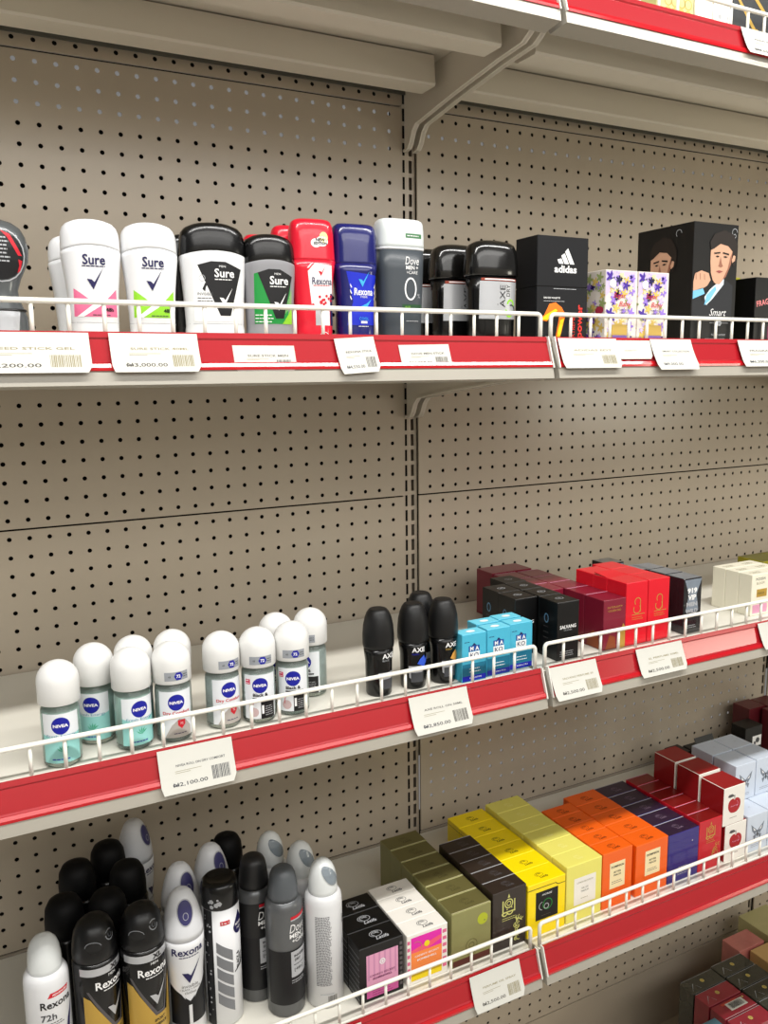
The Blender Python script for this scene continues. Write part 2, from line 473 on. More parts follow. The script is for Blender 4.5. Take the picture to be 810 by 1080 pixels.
tag('upper', 0.330, 0.420, 'white price tag at the right edge, under the black lettered box', 'FRAGRANCE', '₦6,200.00', bar=False)
tag('middle', -0.507, -0.427, 'large white price tag below the red lettered glass roll-ons', 'NIVEA ROLL ON DRY COMFORT', '₦2,100.00', hgt=0.042, ink=DGREY)
tag('middle', -0.207, -0.124, 'white price tag with worn print under the pale blue cartons', 'AXE ROLL ON 50ML', '₦2,850.00', hgt=0.041, curl=0.006)
tag('middle', 0.006, 0.085, 'white price tag under the black cartons, nearest the shelf joint', 'SALVANG PERFUME 30', '₦2,500.00', hgt=0.040, curl=0.006, ink=INKT)
tag('middle', 0.158, 0.246, 'white price tag below the bright red cartons', 'SL PERFUME 30ML', '₦2,500.00', hgt=0.037, ink=INKT)
tag('middle', 0.408, 0.49, 'white price tag at the right edge beneath the cream cartons', 'VIP 919', '₦2,500.00', hgt=0.037)
tag('lower', -0.355, -0.278, 'white price tag at the bottom, below the black and pink cartons', 'LATTAFA 30', '₦2,500.00', hgt=0.040)
tag('lower', -0.118, -0.037, 'white price tag below the dark brown cartons', 'PERFUME OIL SPRAY', '₦2,500.00', hgt=0.042, ink=INKT)
tag('top', 0.305, 0.40, 'white price tag on the topmost rail at the upper right corner', 'PERFUME 100ML', '₦8,500.00', hgt=0.036)

# ------------------------------------------------------------------ cartons
def emblem(b, S, cx, cy, w, m, layer=1, flip=False):
    b.ring(S, cx - w * .06, cy + w * .04, w * 0.21, w * 0.018, m, layer, ry=w * 0.135)
    b.ring(S, cx - w * .06, cy + w * .04, w * 0.14, w * 0.022, m, layer, ry=w * 0.09, a0=.5, a1=4.2)
    b.poly(S, [(cx - w * .20, cy + w * .05), (cx - w * .02, cy + w * .10), (cx + w * .08, cy + w * .01), (cx - w * .03, cy + w * .065)], m, layer, .1)
    b.text(S, 'Latifa', cx + w * 0.06, cy - w * 0.17, w * 0.14, m, layer, w=w * 0.44, shear=0.3, bold=.02)
BZ = 0.0007
def carton(name, label, cat, loc, w, d, h, front, top=None, sidem=None, deco=None, group=None, lid=None, rotz=0, extra=None):
    """box standing at loc (front left bottom corner); deco(b, SF, ST, SL) prints on its faces"""
    t = thing(name, label, cat, (loc[0], loc[1], loc[2]), rotz, group)
    b = MB()
    if lid:
        zl, gap = lid
        b.box(0, w, 0, d, 0, zl - gap, front, BZ, mside=sidem)
        b.box(0.001, w - .001, 0.001, d - .001, zl - gap - .001, zl, KPRINT if gap < .0012 else WHITE)
        l = MB(); l.box(0, w, 0, d, zl, h, front, BZ, mtop=top, mside=sidem)
        l.build('lid', t)
    else:
        b.box(0, w, 0, d, 0, h, front, BZ, mtop=top, mside=sidem)
    b.build('carton', t)
    if deco:
        q = MB(); deco(q, S_front(0), S_top(h), S_left(0, d))
        if q.v: q.build('printing', t)
    if extra: extra(t)
    return t
ORD = ['front', 'second from the front', 'third from the front', 'fourth from the front', 'fifth from the front', 'rearmost']
def row(first, n, pitch, base, jitter=0.0006):
    """copies of a carton one behind the other"""
    first['label'] = base % ORD[0]
    rr = random.Random(hash(base) % 1000 if False else len(base))
    for k in range(1, n):
        o = 'rearmost' if k == n - 1 else ORD[k]
        dup(first, (first.location.x + rr.uniform(-jitter, jitter), first.location.y + pitch * k, first.location.z), label=base % o)

zd = DK['lower']; YF = -0.322
gloss = dict(rough=0.3, coat=0.25)
# 1 black and pink
def d(b, F, Tp, L):
    w, h = 0.064, 0.078
    b.rect(F, 0.010, 0.056, 0.005, 0.066, PINKL, 1, 0.1)
    for i in range(6): b.rect(F, 0.012 + i * .0078, 0.0145 + i * .0078, 0.030, 0.066, PINKS, 2, 0.1)
    b.rect(F, 0.010, 0.056, 0.005, 0.022, PINKM, 2, 0.1)
    b.disc(F, 0.033, 0.052, 0.0042, WPRINT, 3); b.ring(F, 0.033, 0.052, 0.0022, 0.0006, PINKM, 4)
    b.text(F, "CANDI'S SECRET", 0.033, 0.036, 0.0028, MAUV, 3, w=0.037, bold=.01); b.text(F, 'BOMBSHELL', 0.033, 0.031, 0.0026, MAUV, 3, w=0.028, bold=.02)
    b.lines(F, 0.033, 0.015, 0.03, 3, 0.0035, 0.0008, MAUV, 3)
    for i in range(9): b.rect(F, 0.0585, 0.0625, 0.008 + i * .0072, 0.0125 + i * .0072, GREYD, 1, .1)
    for i in range(8):
        b.rect(L, 0.002, 0.034, 0.006 + i * 0.0085, 0.0068 + i * .0085, LGREY, 1, .1)
    emblem(b, Tp, 0.036, 0.018, 0.042, LGREY)
PINKL = mat('pale_pink_print', (222, 160, 190), .5); PINKS = mat('pink_stripe_print', (204, 140, 176), .5); PINKM = mat('mauve_pink_print', (196, 88, 150), .5)
MAUV = mat('plum_print', (110, 40, 84), .5); GREYD = mat('dim_grey_print', (84, 80, 82), .5)
KCART = mat('black_card', (9, 9, 10), .38)
c = carton('perfume_carton', '', 'perfume box', (-0.2640, YF, zd), 0.064, 0.0345, 0.078, KCART, deco=d, group='black and pink perfume cartons')
row(c, 3, 0.035, 'black perfume carton with pink striped front panel, %s in its row')
# 2 white with sunset print
WCARD = mat('white_card', (238, 234, 226), .4); MAG = mat('magenta_print', (226, 40, 170), .5); OR2 = mat('soft_orange_print', (244, 140, 70), .5)
def d(b, F, Tp, L):
    b.rect(F, 0.006, 0.053, 0.022, 0.068, MAG, 1, .1); b.rect(F, 0.006, 0.053, 0.022, 0.046, OR2, 2, .1)
    b.rect(F, 0.006, 0.053, 0.005, 0.022, YEL, 1, .1); b.rect(F, 0.006, 0.053, 0.012, 0.0215, mat('olive_gold_print', (190, 160, 20), .5), 2, .1)
    b.poly(F, [(0.006, 0.046), (0.03, 0.046), (0.053, 0.054), (0.053, 0.060), (0.006, 0.050)], mat('rose_print', (240, 90, 120), .5), 2, .1)
    b.disc(F, 0.030, 0.054, 0.0042, YEL, 3); b.ring(F, .014, .053, .008, .0006, GOLD, 3, a0=-1, a1=2)
    b.text(F, "CANDI'S SECRET", 0.030, 0.040, 0.0028, WPRINT, 3, w=0.037, bold=.01); b.text(F, 'BOMBSHELL', 0.030, 0.034, 0.0028, WPRINT, 3, w=0.030, bold=.02)
    for i in range(6): b.rect(F, 0.0545, 0.0605, 0.010 + i * .010, 0.015 + i * .010, PINK, 1, .1); b.rect(F, 0.0005, 0.0045, 0.010 + i * .010, 0.015 + i * .010, PINK, 1, .1)
    emblem(b, Tp, 0.034, 0.0145, 0.036, DGREY)
c = carton('perfume_carton', '', 'perfume box', (-0.1945, YF, zd), 0.0625, 0.0285, 0.073, WCARD, deco=d, group='white perfume cartons with sunset print')
row(c, 4, 0.029, 'white perfume carton with magenta and orange front, %s in its row')
# 3 olive gold
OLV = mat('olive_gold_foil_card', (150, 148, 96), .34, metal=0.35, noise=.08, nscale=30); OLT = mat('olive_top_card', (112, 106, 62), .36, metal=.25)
def d(b, F, Tp, L):
    b.disc(F, 0.050, 0.0600, 0.0085, mat('lime_sticker', (178, 186, 40), .4), 1); b.disc(F, .053, .057, .001, DGREY, 2)
    b.ring(F, 0.032, 0.026, 0.009, 0.0012, OLT, 1); b.ring(F, 0.032, 0.026, 0.004, 0.0012, OLT, 1); b.text(F, 'OUD', .032, .012, .004, OLT, 1)
    b.rect(F, 0.002, 0.062, 0.001, 0.010, mat('dark_red_foot', (84, 34, 24), .4), 1, .1)
    emblem(b, Tp, 0.034, 0.018, 0.034, mat('deep_olive_print', (86, 80, 44), .5))
    b.rect(Tp, 0.001, .063, .001, .0022, mat('pale_gold_edge', (200, 194, 150), .4), 1, .1)
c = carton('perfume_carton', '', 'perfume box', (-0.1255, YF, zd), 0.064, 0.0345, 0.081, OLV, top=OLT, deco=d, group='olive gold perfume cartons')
row(c, 6, 0.0352, 'olive gold perfume carton, %s in its row')
# 4 dark brown
BRN = mat('dark_brown_card', (46, 36, 30), .34, coat=.2); PALEG = mat('pale_green_gold_print', (206, 204, 120), .45)
def arab(b, F, cx, cy, k, m):
    b.rect(F, cx - .012 * k, cx - .010 * k, cy - .008 * k, cy + .014 * k, m, 1); b.rect(F, cx + .008 * k, cx + .0098 * k, cy - .006 * k, cy + .013 * k, m, 1)
    b.ring(F, cx - .001 * k, cy + .008 * k, .0065 * k, .0016 * k, m, 1); b.ring(F, cx - .001 * k, cy + .008 * k, .0032 * k, .0012 * k, m, 1)
    b.poly(F, [(cx - .003 * k, cy + .017 * k), (cx + .001 * k, cy + .017 * k), (cx - .001 * k, cy + .023 * k)], m, 1)
    b.ring(F, cx - .008 * k, cy - .005 * k, .0045 * k, .0018 * k, m, 1, a0=PI, a1=2.1 * PI); b.ring(F, cx + .001 * k, cy - .004 * k, .005 * k, .0018 * k, m, 1, a0=PI, a1=2 * PI)
    b.rect(F, cx - .010 * k, cx + .010 * k, cy - .0055 * k, cy - .0035 * k, m, 1); b.disc(F, cx + .004 * k, cy + .001 * k, .001 * k, m, 1); b.disc(F, cx - .004 * k, cy - .0005 * k, .001 * k, m, 1)
def d(b, F, Tp, L):
    arab(b, F, 0.028, 0.060, 1.0, PALEG); b.lines(F, .029, .0465, .026, 2, .003, .0009, PALEG, 1)
    rr = random.Random(4)
    for i in range(16):
        b.ring(F, rr.uniform(.038, .052), rr.uniform(.008, .046), rr.uniform(.002, .0042), .0011, PALEG, 1, a0=rr.uniform(0, 3), a1=rr.uniform(4, 6))
    emblem(b, Tp, 0.033, 0.014, 0.030, GREYD); b.rect(Tp, 0.001, .056, .0268, .0282, LGREY, 1, .1)
c = carton('perfume_carton', '', 'perfume box', (-0.0585, YF, zd), 0.057, 0.0283, 0.089, BRN, deco=d, group='dark brown perfume cartons')
row(c, 5, 0.029, 'dark brown perfume carton with pale script emblem, %s in its row')
# 5 yellow
YC = mat('bright_yellow_card', (252, 222, 0), .32, coat=.2)
def d(b, F, Tp, L):
    b.rect(F, .0005, .050, .0738, .0748, KPRINT, 1, .1); b.poly(F, [(.049, .0738), (.053, .0705), (.067, .0705), (.067, .0714), (.0535, .0714), (.0500, .0748)], KPRINT, 1, .1)
    b.rect(F, 0.014, 0.054, 0.024, 0.068, KPRINT, 1, .1)
    b.text(F, 'HORSE', .034, .062, .0030, WPRINT, 2, w=.017); b.ring(F, .035, .046, .008, .0012, GREEN, 2); b.ring(F, .033, .043, .004, .0012, LGREY, 2); b.ring(F, .026, .045, .006, .001, LGREY, 2, a0=1.6, a1=4.6)
    b.lines(F, .034, .030, .02, 1, .003, .0008, GREYD, 2); emblem(b, Tp, 0.034, 0.016, 0.032, mat('dark_olive_print', (90, 80, 10), .5))
    b.rect(L, 0, .036, .0738, .0745, KPRINT, 1, .1)
c = carton('perfume_carton', '', 'perfume box', (0.0015, YF, zd), 0.0675, 0.0352, 0.0823, YC, deco=d, group='bright yellow perfume cartons')
row(c, 6, 0.0358, 'bright yellow perfume carton with black lid line, %s in its row')
# 6 pale yellow
PY = mat('pale_lemon_card', (232, 224, 110), .34, coat=.15)
def d(b, F, Tp, L):
    b.rect(F, 0.014, 0.055, 0.025, 0.068, WCARD, 1, .1); b.text(F, 'LEMON BLOSSOM', .0345, .060, .0026, INKT, 2, w=.03); b.text(F, 'EAU DE', .0345, .050, .0024, INKG, 2, w=.012); b.text(F, 'PARFUM', .0345, .045, .0024, INKG, 2, w=.014)
    b.lines(F, .0345, .034, .015, 1, .003, .0008, INKT, 2)
    emblem(b, Tp, 0.033, 0.016, 0.024, mat('soft_lemon_print', (240, 234, 150), .5))
c = carton('perfume_carton', '', 'perfume box', (0.0712, YF, zd), 0.0665, 0.0345, 0.090, PY, deco=d, group='pale lemon perfume cartons')
row(c, 6, 0.0350, 'pale lemon perfume carton with white label, %s in its row')
# 7, 8 orange
OC = mat('orange_card', (240, 98, 14), .34, coat=.2)
def d(b, F, Tp, L):
    b.rect(F, 0.014, 0.044, 0.030, 0.072, mat('cream_label', (240, 226, 180), .5), 1, .1); b.text(F, 'DOMINION', .029, .065, .0034, KPRINT, 2, w=.025, bold=.03)
    b.text(F, 'BITTER', .029, .056, .0026, KPRINT, 2, w=.014, bold=.02); b.text(F, 'PEACH', .029, .051, .0026, KPRINT, 2, w=.014, bold=.02); b.lines(F, .029, .041, .022, 2, .003, .0008, INKG, 2)
    emblem(b, Tp, 0.030, 0.013, 0.032, mat('burnt_brown_print', (120, 40, 6), .5))
c = carton('perfume_carton', '', 'perfume box', (0.1395, YF, zd), 0.0585, 0.0288, 0.0905, OC, deco=d, group='orange perfume cartons, left row')
row(c, 5, 0.0294, 'orange perfume carton next to the lemon row, %s')
def d2(b, F, Tp, L):
    b.rect(F, 0.019, 0.050, 0.030, 0.071, mat('cream_label', (240, 226, 180), .5), 1, .1); b.text(F, 'DOMINION', .0345, .064, .0034, KPRINT, 2, w=.025, bold=.03)
    b.text(F, 'BITTER', .0345, .055, .0026, KPRINT, 2, w=.014, bold=.02); b.text(F, 'PEACH', .0345, .050, .0026, KPRINT, 2, w=.014, bold=.02); b.lines(F, .0345, .040, .022, 2, .003, .0008, INKG, 2)
    emblem(b, Tp, 0.033, 0.015, 0.034, mat('burnt_brown_print', (120, 40, 6), .5))
c = carton('perfume_carton', '', 'perfume box', (0.2058, YF, zd), 0.0665, 0.0338, 0.0850, OC, deco=d2, group='orange perfume cartons, right row')
row(c, 5, 0.0344, 'orange perfume carton next to the purple row, %s')
# 9 purple
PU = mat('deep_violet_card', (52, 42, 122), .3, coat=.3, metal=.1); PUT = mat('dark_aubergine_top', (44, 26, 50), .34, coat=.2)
def d(b, F, Tp, L):
    b.disc(F, .052, .062, .0012, LGREY, 1)
    for i in range(7): b.rect(F, .0005, .066, .008 + i * .010, .0084 + i * .010, mat('violet_line', (66, 56, 140), .4), 1, .1)
    b.text(F, 'ROYAL', .034, .022, .0045, LGREY, 1, w=.02); b.lines(F, .034, .014, .026, 2, .003, .0008, LGREY, 1); emblem(b, Tp, 0.034, 0.017, 0.030, mat('dim_mauve_print', (120, 100, 120), .5)); b.rect(Tp, .001, .066, .0325, .034, LGREY, 1, .1)
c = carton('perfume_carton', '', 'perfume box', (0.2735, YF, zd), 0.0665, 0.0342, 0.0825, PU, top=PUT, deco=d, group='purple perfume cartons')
row(c, 5, 0.0348, 'deep purple perfume carton, %s in its row')
# 10 red
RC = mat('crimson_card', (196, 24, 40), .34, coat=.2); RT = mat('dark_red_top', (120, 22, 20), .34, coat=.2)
def d(b, F, Tp, L):
    arab(b, F, 0.027, 0.062, 0.9, GOLD); b.lines(F, .027, .050, .020, 2, .003, .0009, GOLD, 1)
    rr = random.Random(9)
    for i in range(14): b.ring(F, rr.uniform(.034, .047), rr.uniform(.010, .044), rr.uniform(.002, .0036), .0012, GOLD, 1, a0=rr.uniform(0, 3), a1=rr.uniform(4, 6))
    b.rect(Tp, .001, .0505, .0258, .0270, PINKL, 1, .1)
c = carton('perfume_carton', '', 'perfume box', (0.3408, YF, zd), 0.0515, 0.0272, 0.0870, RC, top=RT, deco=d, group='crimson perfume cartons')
row(c, 6, 0.0278, 'crimson perfume carton with gold script, %s in its row')
# 11 apple boxes
AR = mat('apple_red_card', (150, 24, 28), .34, coat=.25)
def d(b, F, Tp, L):
    rp = mat('apple_red_print', (170, 24, 34), .45)
    pts = []
    for i in range(28):
        a = 2 * PI * i / 28; x = math.cos(a); y = math.sin(a)
        r = 0.0145 * (1 - 0.16 * max(0, y) ** 6 - 0.10 * max(0, -y) ** 6)
        pts.append((.025 + x * r * (1 + .08 * y), .033 + y * r * (1 - .25 * (abs(x) < .18 and y > 0))))
    b.poly(F, pts, rp, 1, .1); b.rect(F, .0243, .0255, .044, .051, DGREY, 2, .1); b.poly(F, [(.025, .049), (.020, .0535), (.012, .0535), (.009, .050), (.014, .0480)], GREYD, 1, .1)
    b.ring(F, .027, .035, .006, .0006, PINKL, 2, a0=-1, a1=1); b.text(F, 'Apple Kiss', .025, .032, .003, PINKL, 2, w=.018, shear=.3); b.lines(F, .025, .012, .02, 1, .003, .0008, INKG, 1)
def apple(label, x, y, z, h=0.0665):
    return carton('perfume_carton', label, 'perfume box', (x, y, z), 0.050, 0.048, h, WCARD, top=AR, sidem=AR, deco=d, group='red topped apple perfume cartons')
apple('red topped white carton with apple picture, bottom of the stack beside the crimson row', 0.4010, YF, zd, 0.0640)
a0 = apple('red topped white carton with apple picture, standing on the front lower one', 0.3935, YF, zd + 0.0645)
dup(a0, (0.4010, -0.2700, zd), label='hidden lower apple carton directly behind the front lower one')
dup(a0, (0.3935, -0.2705, zd + 0.0670), label='dark red topped apple carton, middle of the three raised ones')
dup(a0, (0.3935, -0.2180, zd + 0.0670), label='dark red topped apple carton, rearmost of the raised three')
dup(a0, (0.4010, -0.2180, zd), label='hidden lower apple carton at the back of the stack')
# 12 pale blue butterfly boxes
BF = mat('icy_blue_card', (206, 216, 230), .36, coat=.2)
def d(b, F, Tp, L):
    g = mat('grey_blue_print', (120, 128, 140), .45)
    for s in (1, -1):
        b.poly(F, [(.025, .036), (.025 + s * .016, .050), (.025 + s * .013, .038), (.025 + s * .006, .030)], g, 1, .1)
        b.poly(F, [(.025, .032), (.025 + s * .010, .028), (.025 + s * .007, .020)], g, 1, .1)
        b.poly(F, [(.025 + s * .004, .037), (.025 + s * .011, .044), (.025 + s * .009, .038)], WPRINT, 2, .1)
    b.disc(F, .025, .031, .0016, DGREY, 2, ry=.006); b.lines(F, .025, .012, .03, 2, .003, .0007, g, 1)
    b.text(Tp, 'fly', .03, .022, .004, LGREY, 1, shear=.3)
def bfly(label, x, y, z): return carton('perfume_carton', label, 'perfume box', (x, y, z), 0.050, 0.047, 0.066, BF, deco=d, group='pale blue butterfly perfume cartons')
b0 = bfly('pale icy blue carton with butterfly, lower one at the front beside the apple carton', 0.4540, YF, zd)
dup(b0, (0.5060, YF, zd), label='pale icy blue butterfly carton on the deck at the right edge')
dup(b0, (0.4700, -0.2720, zd), label='hidden icy blue carton below the front left raised one')
dup(b0, (0.4720, -0.2380, zd + .0665), label='raised icy blue butterfly carton, rear left of the four').location.y = -0.2290
dup(b0, (0.4720, -0.2790, zd + .0665), label='raised icy blue butterfly carton, front left of the four')
dup(b0, (0.5250, -0.2780, zd + .0665), label='raised icy blue butterfly carton, front right at the frame edge')
dup(b0, (0.5240, -0.2290, zd + .0665), label='raised icy blue butterfly carton, rear right of the four')
dup(b0, (0.4710, -0.2240, zd), label='hidden icy blue carton below the rear left raised one')
dup(b0, (0.5230, -0.2240, zd), label='hidden icy blue carton below the rear right raised one')
dup(b0, (0.5580, YF, zd), label='icy blue butterfly carton just outside the right edge')
# 13 back right: black open box, black boxes, maroon boxes
def ex(t):
    q = MB(); q.add([(0, .0, .058), (.05, .0, .058), (.052, .014, .083), (.002, .014, .083), (0, .001, .0575), (.05, .001, .0575), (.052, .015, .0825), (.002, .015, .0825)], [(0, 1, 2, 3), (7, 6, 5, 4), (0, 4, 5, 1), (2, 6, 7, 3), (0, 3, 7, 4), (1, 2, 6, 5)], KCART); q.build('open_flap', t)
carton('gift_box', 'black open box with raised flap behind the icy blue cartons', 'box', (0.585, -0.10, zd), 0.052, 0.040, 0.058, KCART, extra=ex)
carton('gift_box', 'small black box against the panel behind the raised apple cartons', 'box', (0.545, -0.085, zd), 0.036, 0.035, 0.058, KCART)
def d(b, F, Tp, L):
    b.rect(F, .022, .048, .042, .064, WPRINT, 1, .1); b.disc(F, .037, .054, .006, DGREY, 2, n=7); b.rect(F, .026, .032, .046, .052, DGREY, 2, .1)
carton('gift_box', 'black box with white picture label in front of the maroon boxes', 'box', (0.7075, -0.108, zd), 0.050, 0.035, 0.085, KCART, deco=d)
MRN = mat('maroon_card', (92, 24, 32), .36, coat=.2)
m0 = carton('gift_box', 'maroon box against the back panel, left of the dark pair', 'box', (0.767, -0.0680, zd), 0.048, 0.042, 0.100, MRN, group='maroon boxes on the fourth shelf')
dup(m0, (0.816, -0.0720, zd), label='maroon box against the back panel, right of the dark pair')
dup(m0, (0.795, -0.118, zd), label='maroon box standing before the maroon pair at the right edge')

# ---- base shelf goods, bottom right
zb = -1.2295
CEL = mat('cellophaned_black_card', (58, 58, 50), .25, coat=.8, noise=.25, nscale=40, bump=.6); CEM = mat('cellophaned_maroon_card', (146, 42, 54), .25, coat=.8, noise=.2, nscale=40, bump=.6)
CEP = mat('cellophaned_dusky_card', (196, 118, 110), .25, coat=.8, noise=.2, nscale=40, bump=.6); FOIL = mat('pale_gold_seal', (206, 190, 110), .35, metal=.3)
def dk(b, F, Tp, L):
    b.disc(Tp, .045, .020, .0045, FOIL, 1); b.disc(Tp, .045, .020, .002, GOLD, 2, n=6)
    b.rect(Tp, .002, .086, .0340, .0347, LGREY, 1, .1); b.poly(Tp, [(.004, .004), (.020, .022), (.021, .021)], LGREY, 1, .1); b.poly(Tp, [(.02, .022), (.028, .006), (.0285, .0065)], LGREY, 1, .1)
HB = 0.2295
k0 = carton('boxed_perfume', 'cellophaned black perfume box, left end of the base shelf group', 'perfume box', (0.524, -0.170, zb), 0.0875, 0.0345, HB, CEL, deco=dk, group='cellophaned black boxes on the base')
for i, (x, y, lab) in enumerate([(0.6145, -0.166, 'cellophaned black perfume box with gold seal, rearmost of the right column'), (0.6155, -0.2035, 'cellophaned black perfume box, second of the right column'), (0.6165, -0.241, 'cellophaned black perfume box with bright gold seal, third of the right column'), (0.617, -0.278, 'cellophaned black perfume box, nearest of the right column')]):
    dup(k0, (x, y, zb), label=lab)
r0 = carton('boxed_perfume', 'cellophaned maroon perfume box with round gold seal, rearmost of the maroon column', 'perfume box', (0.524, -0.2075, zb), 0.0875, 0.0345, HB, CEM, deco=dk, group='cellophaned maroon boxes on the base')
def dl(b, F, Tp, L):
    b.rect(Tp, .030, .074, .010, .028, PAPER, 2, .1); b.barcode(Tp, .036, .068, .013, .026, KPRINT, 3); b.rect(Tp, .022, .062, .026, .031, mat('orange_red_print', (180, 60, 40), .5), 1, .1); b.disc(Tp, .078, .027, .002, FOIL, 2); b.rect(Tp, .002, .086, .0005, .0012, LGREY, 1, .1)
carton('boxed_perfume', 'cellophaned maroon perfume box with white barcode sticker on top', 'perfume box', (0.5245, -0.245, zb), 0.0875, 0.0345, HB, CEM, deco=dl)
dup(r0, (0.5255, -0.283, zb), label='cellophaned maroon perfume box in front of the barcoded one')
carton('boxed_perfume', 'blue grey box at the bottom edge in front of the maroon boxes', 'perfume box', (0.4260, -0.272, zb), 0.085, 0.040, 0.2310, mat('blue_grey_card', (70, 104, 116), .35, coat=.3))
carton('boxed_perfume', 'dusky pink cellophaned box behind the black boxes', 'perfume box', (0.704, -0.128, zb), 0.075, 0.045, 0.229, CEP)
carton('boxed_perfume', 'tan cellophaned box beside the dusky pink one', 'perfume box', (0.730, -0.178, zb), 0.075, 0.045, 0.227, mat('tan_card', (206, 168, 108), .35, coat=.5))
carton('boxed_perfume', 'large olive gold box with black rim at the right edge', 'perfume box', (0.800, -0.150, zb), 0.090, 0.105, 0.229, mat('olive_sheen_card', (186, 180, 128), .25, coat=.6, noise=.15, nscale=20))

# ------------------------------------------------------------------ middle shelf cartons
zm = DK['middle']
CY = mat('sky_blue_card', (72, 176, 206), .38, coat=.1); CYT = mat('light_sky_top', (110, 204, 228), .4)
def d(b, F, Tp, L):
    w = .037
    b.rect(F, .0005, w - .0005, .001, .008, BLUE, 1, .1); b.rect(F, .0005, w - .0005, .008, .024, mat('petrol_print', (22, 110, 140), .5), 1, .1)
    for i, (t, x) in enumerate((('M', .0145), ('A', .0225))):
        b.rect(F, x - .0045, x + .0040, .040, .0475, mat('deep_blue_print', (16, 70, 150), .5), 1, .1); b.text(F, t, x, .0437, .0055, WPRINT, 3, bold=.03)
    b.rect(F, .0100, .0270, .0305, .0395, WPRINT, 1, .1); b.text(F, 'KO', .0185, .0350, .0060, NAVY, 3, w=.0125)
    b.poly(F, [(.015, .0475), (.018, .051), (.022, .0475)], NAVY, 1, .1); b.lines(F, .02, .017, .018, 2, .004, .0009, WPRINT, 2); b.text(F, 'KERATIN', .0205, .005, .0018, WPRINT, 2, w=.018)
    b.disc(Tp, .019, .010, .0065, WPRINT, 1, ry=.004); b.lines(F, .008, .053, .009, 1, .003, .0008, NAVY, 1)
k0 = carton('treatment_carton', 'sky blue carton with white lettered squares, leftmost of the three in front', 'box', (-0.1150, -0.330, zm), 0.0372, 0.022, 0.0635, CY, top=CYT, deco=d, group='sky blue cartons')
dup(k0, (-0.0745, -0.3265, zm), label='sky blue carton with white lettered squares, middle of the three in front')
dup(k0, (-0.0350, -0.322, zm), label='sky blue carton with white lettered squares, rightmost of the three in front')
dup(k0, (-0.0345, -0.2955, zm), label='sky blue carton standing behind the rightmost blue one')
dup(k0, (-0.0735, -0.3000, zm), label='sky blue carton hidden behind the middle blue one')
def d(b, F, Tp, L):
    b.text(F, 'SALVANG', .0185, .047, .0050, WPRINT, 1, w=.028, bold=.02); b.text(F, 'DE PARIS', .0185, .042, .0014, LGREY, 1, w=.014); b.lines(F, .0185, .012, .026, 3, .003, .0007, LGREY, 1)
    b.ring(Tp, .019, .020, .006, .0008, LGREY, 1, ry=.004); b.text(Tp, 'sv', .019, .020, .003, LGREY, 1)
    b.ring(L, .017, .056, .004, .0016, mat('steel_blue_print', (90, 130, 160), .4), 1, ry=.006); b.lines(L, .017, .044, .012, 4, .008, .0008, GREYD, 1)
k0 = carton('perfume_carton', 'black perfume carton with white lettering, front of the right black column', 'perfume box', (0.0425, -0.324, zm), 0.0378, 0.0405, 0.0822, KCART, deco=d, group='black perfume cartons on the third shelf')
for x, y, lab in [(0.0440, -0.2822, 'second of the right black column'), (0.0445, -0.2405, 'third of the right black column'), (0.0040, -0.2800, 'front of the left black column'), (0.0055, -0.2385, 'second of the left black column'), (0.0465, -0.199, 'rearmost of the right black column')]:
    dup(k0, (x, y, zm), label='black perfume carton with white top emblem, ' + lab)
MR2 = mat('wine_card', (124, 26, 48), .34, coat=.25)
def d(b, F, Tp, L):
    b.text(F, 'INTENSITY', .021, .062, .0026, GOLD, 1, w=.028); b.text(F, 'GOLDEN OUD', .020, .057, .0028, GOLD, 1, w=.024)
    b.poly(F, [(.026, .0), (.041, .0), (.041, .030), (.037, .036), (.033, .027), (.028, .024)], GOLD, 1, .1); b.poly(F, [(.004, .001), (.024, .001), (.022, .018), (.012, .022)], mat('bronze_print', (140, 70, 34), .45), 1, .1)
    b.rect(Tp, .001, .041, .038, .0395, PINKL, 1, .1)
    b.poly(L, [(.006, .001), (.034, .001), (.030, .020), (.020, .026), (.010, .018)], mat('bronze_print', (140, 70, 34), .45), 1, .1)
k0 = carton('perfume_carton', 'wine red perfume carton with gold print, front one beside the bright red pair', 'perfume box', (0.1265, -0.322, zm), 0.0415, 0.0405, 0.0733, MR2, deco=d, group='wine red perfume cartons')
for x, y, lab in [(0.1265, -0.2805, 'second of the front column'), (0.0840, -0.2360, 'front of the middle column'), (0.1270, -0.239, 'third of the front column'), (0.0845, -0.1945, 'second of the middle column'), (0.0850, -0.153, 'rearmost, with raised lid'), (0.127, -0.1975, 'fourth, against the bright red pair'), (0.1280, -0.156, 'last behind the bright red pair')]:
    dup(k0, (x, y, zm), label='wine red perfume carton, ' + lab)
# flat wine boxes lying behind the black ones (slightly higher)
carton('perfume_carton', 'wine red perfume carton seen above the black ones, closest to the panel', 'perfume box', (0.0840, -0.1110, zm), 0.078, 0.045, 0.0745, MR2, group='wine red perfume cartons')
RB = mat('bright_red_card', (218, 20, 40), .32, coat=.25)
def d(b, F, Tp, L):
    b.ring(F, .022, .064, .0055, .0012, GOLD, 1, a0=-.6, a1=3.9); b.ring(F, .021, .053, .0065, .0012, GOLD, 1, a0=2.6, a1=7.0); b.poly(F, [(.0265, .062), (.0277, .062), (.0285, .048), (.0272, .048)], GOLD, 1, .1)
    b.rect(F, .012, .036, .0445, .0455, GOLD, 1, .1); b.lines(F, .023, .041, .022, 2, .003, .0008, GOLD, 1)
k0 = carton('perfume_carton', 'bright red perfume carton with gold monogram, left of the front pair', 'perfume box', (0.1680, -0.322, zm), 0.0415, 0.0400, 0.0930, RB, deco=d, group='bright red perfume cartons')
dup(k0, (0.2108, -0.322, zm), label='bright red perfume carton with gold monogram, right of the front pair')
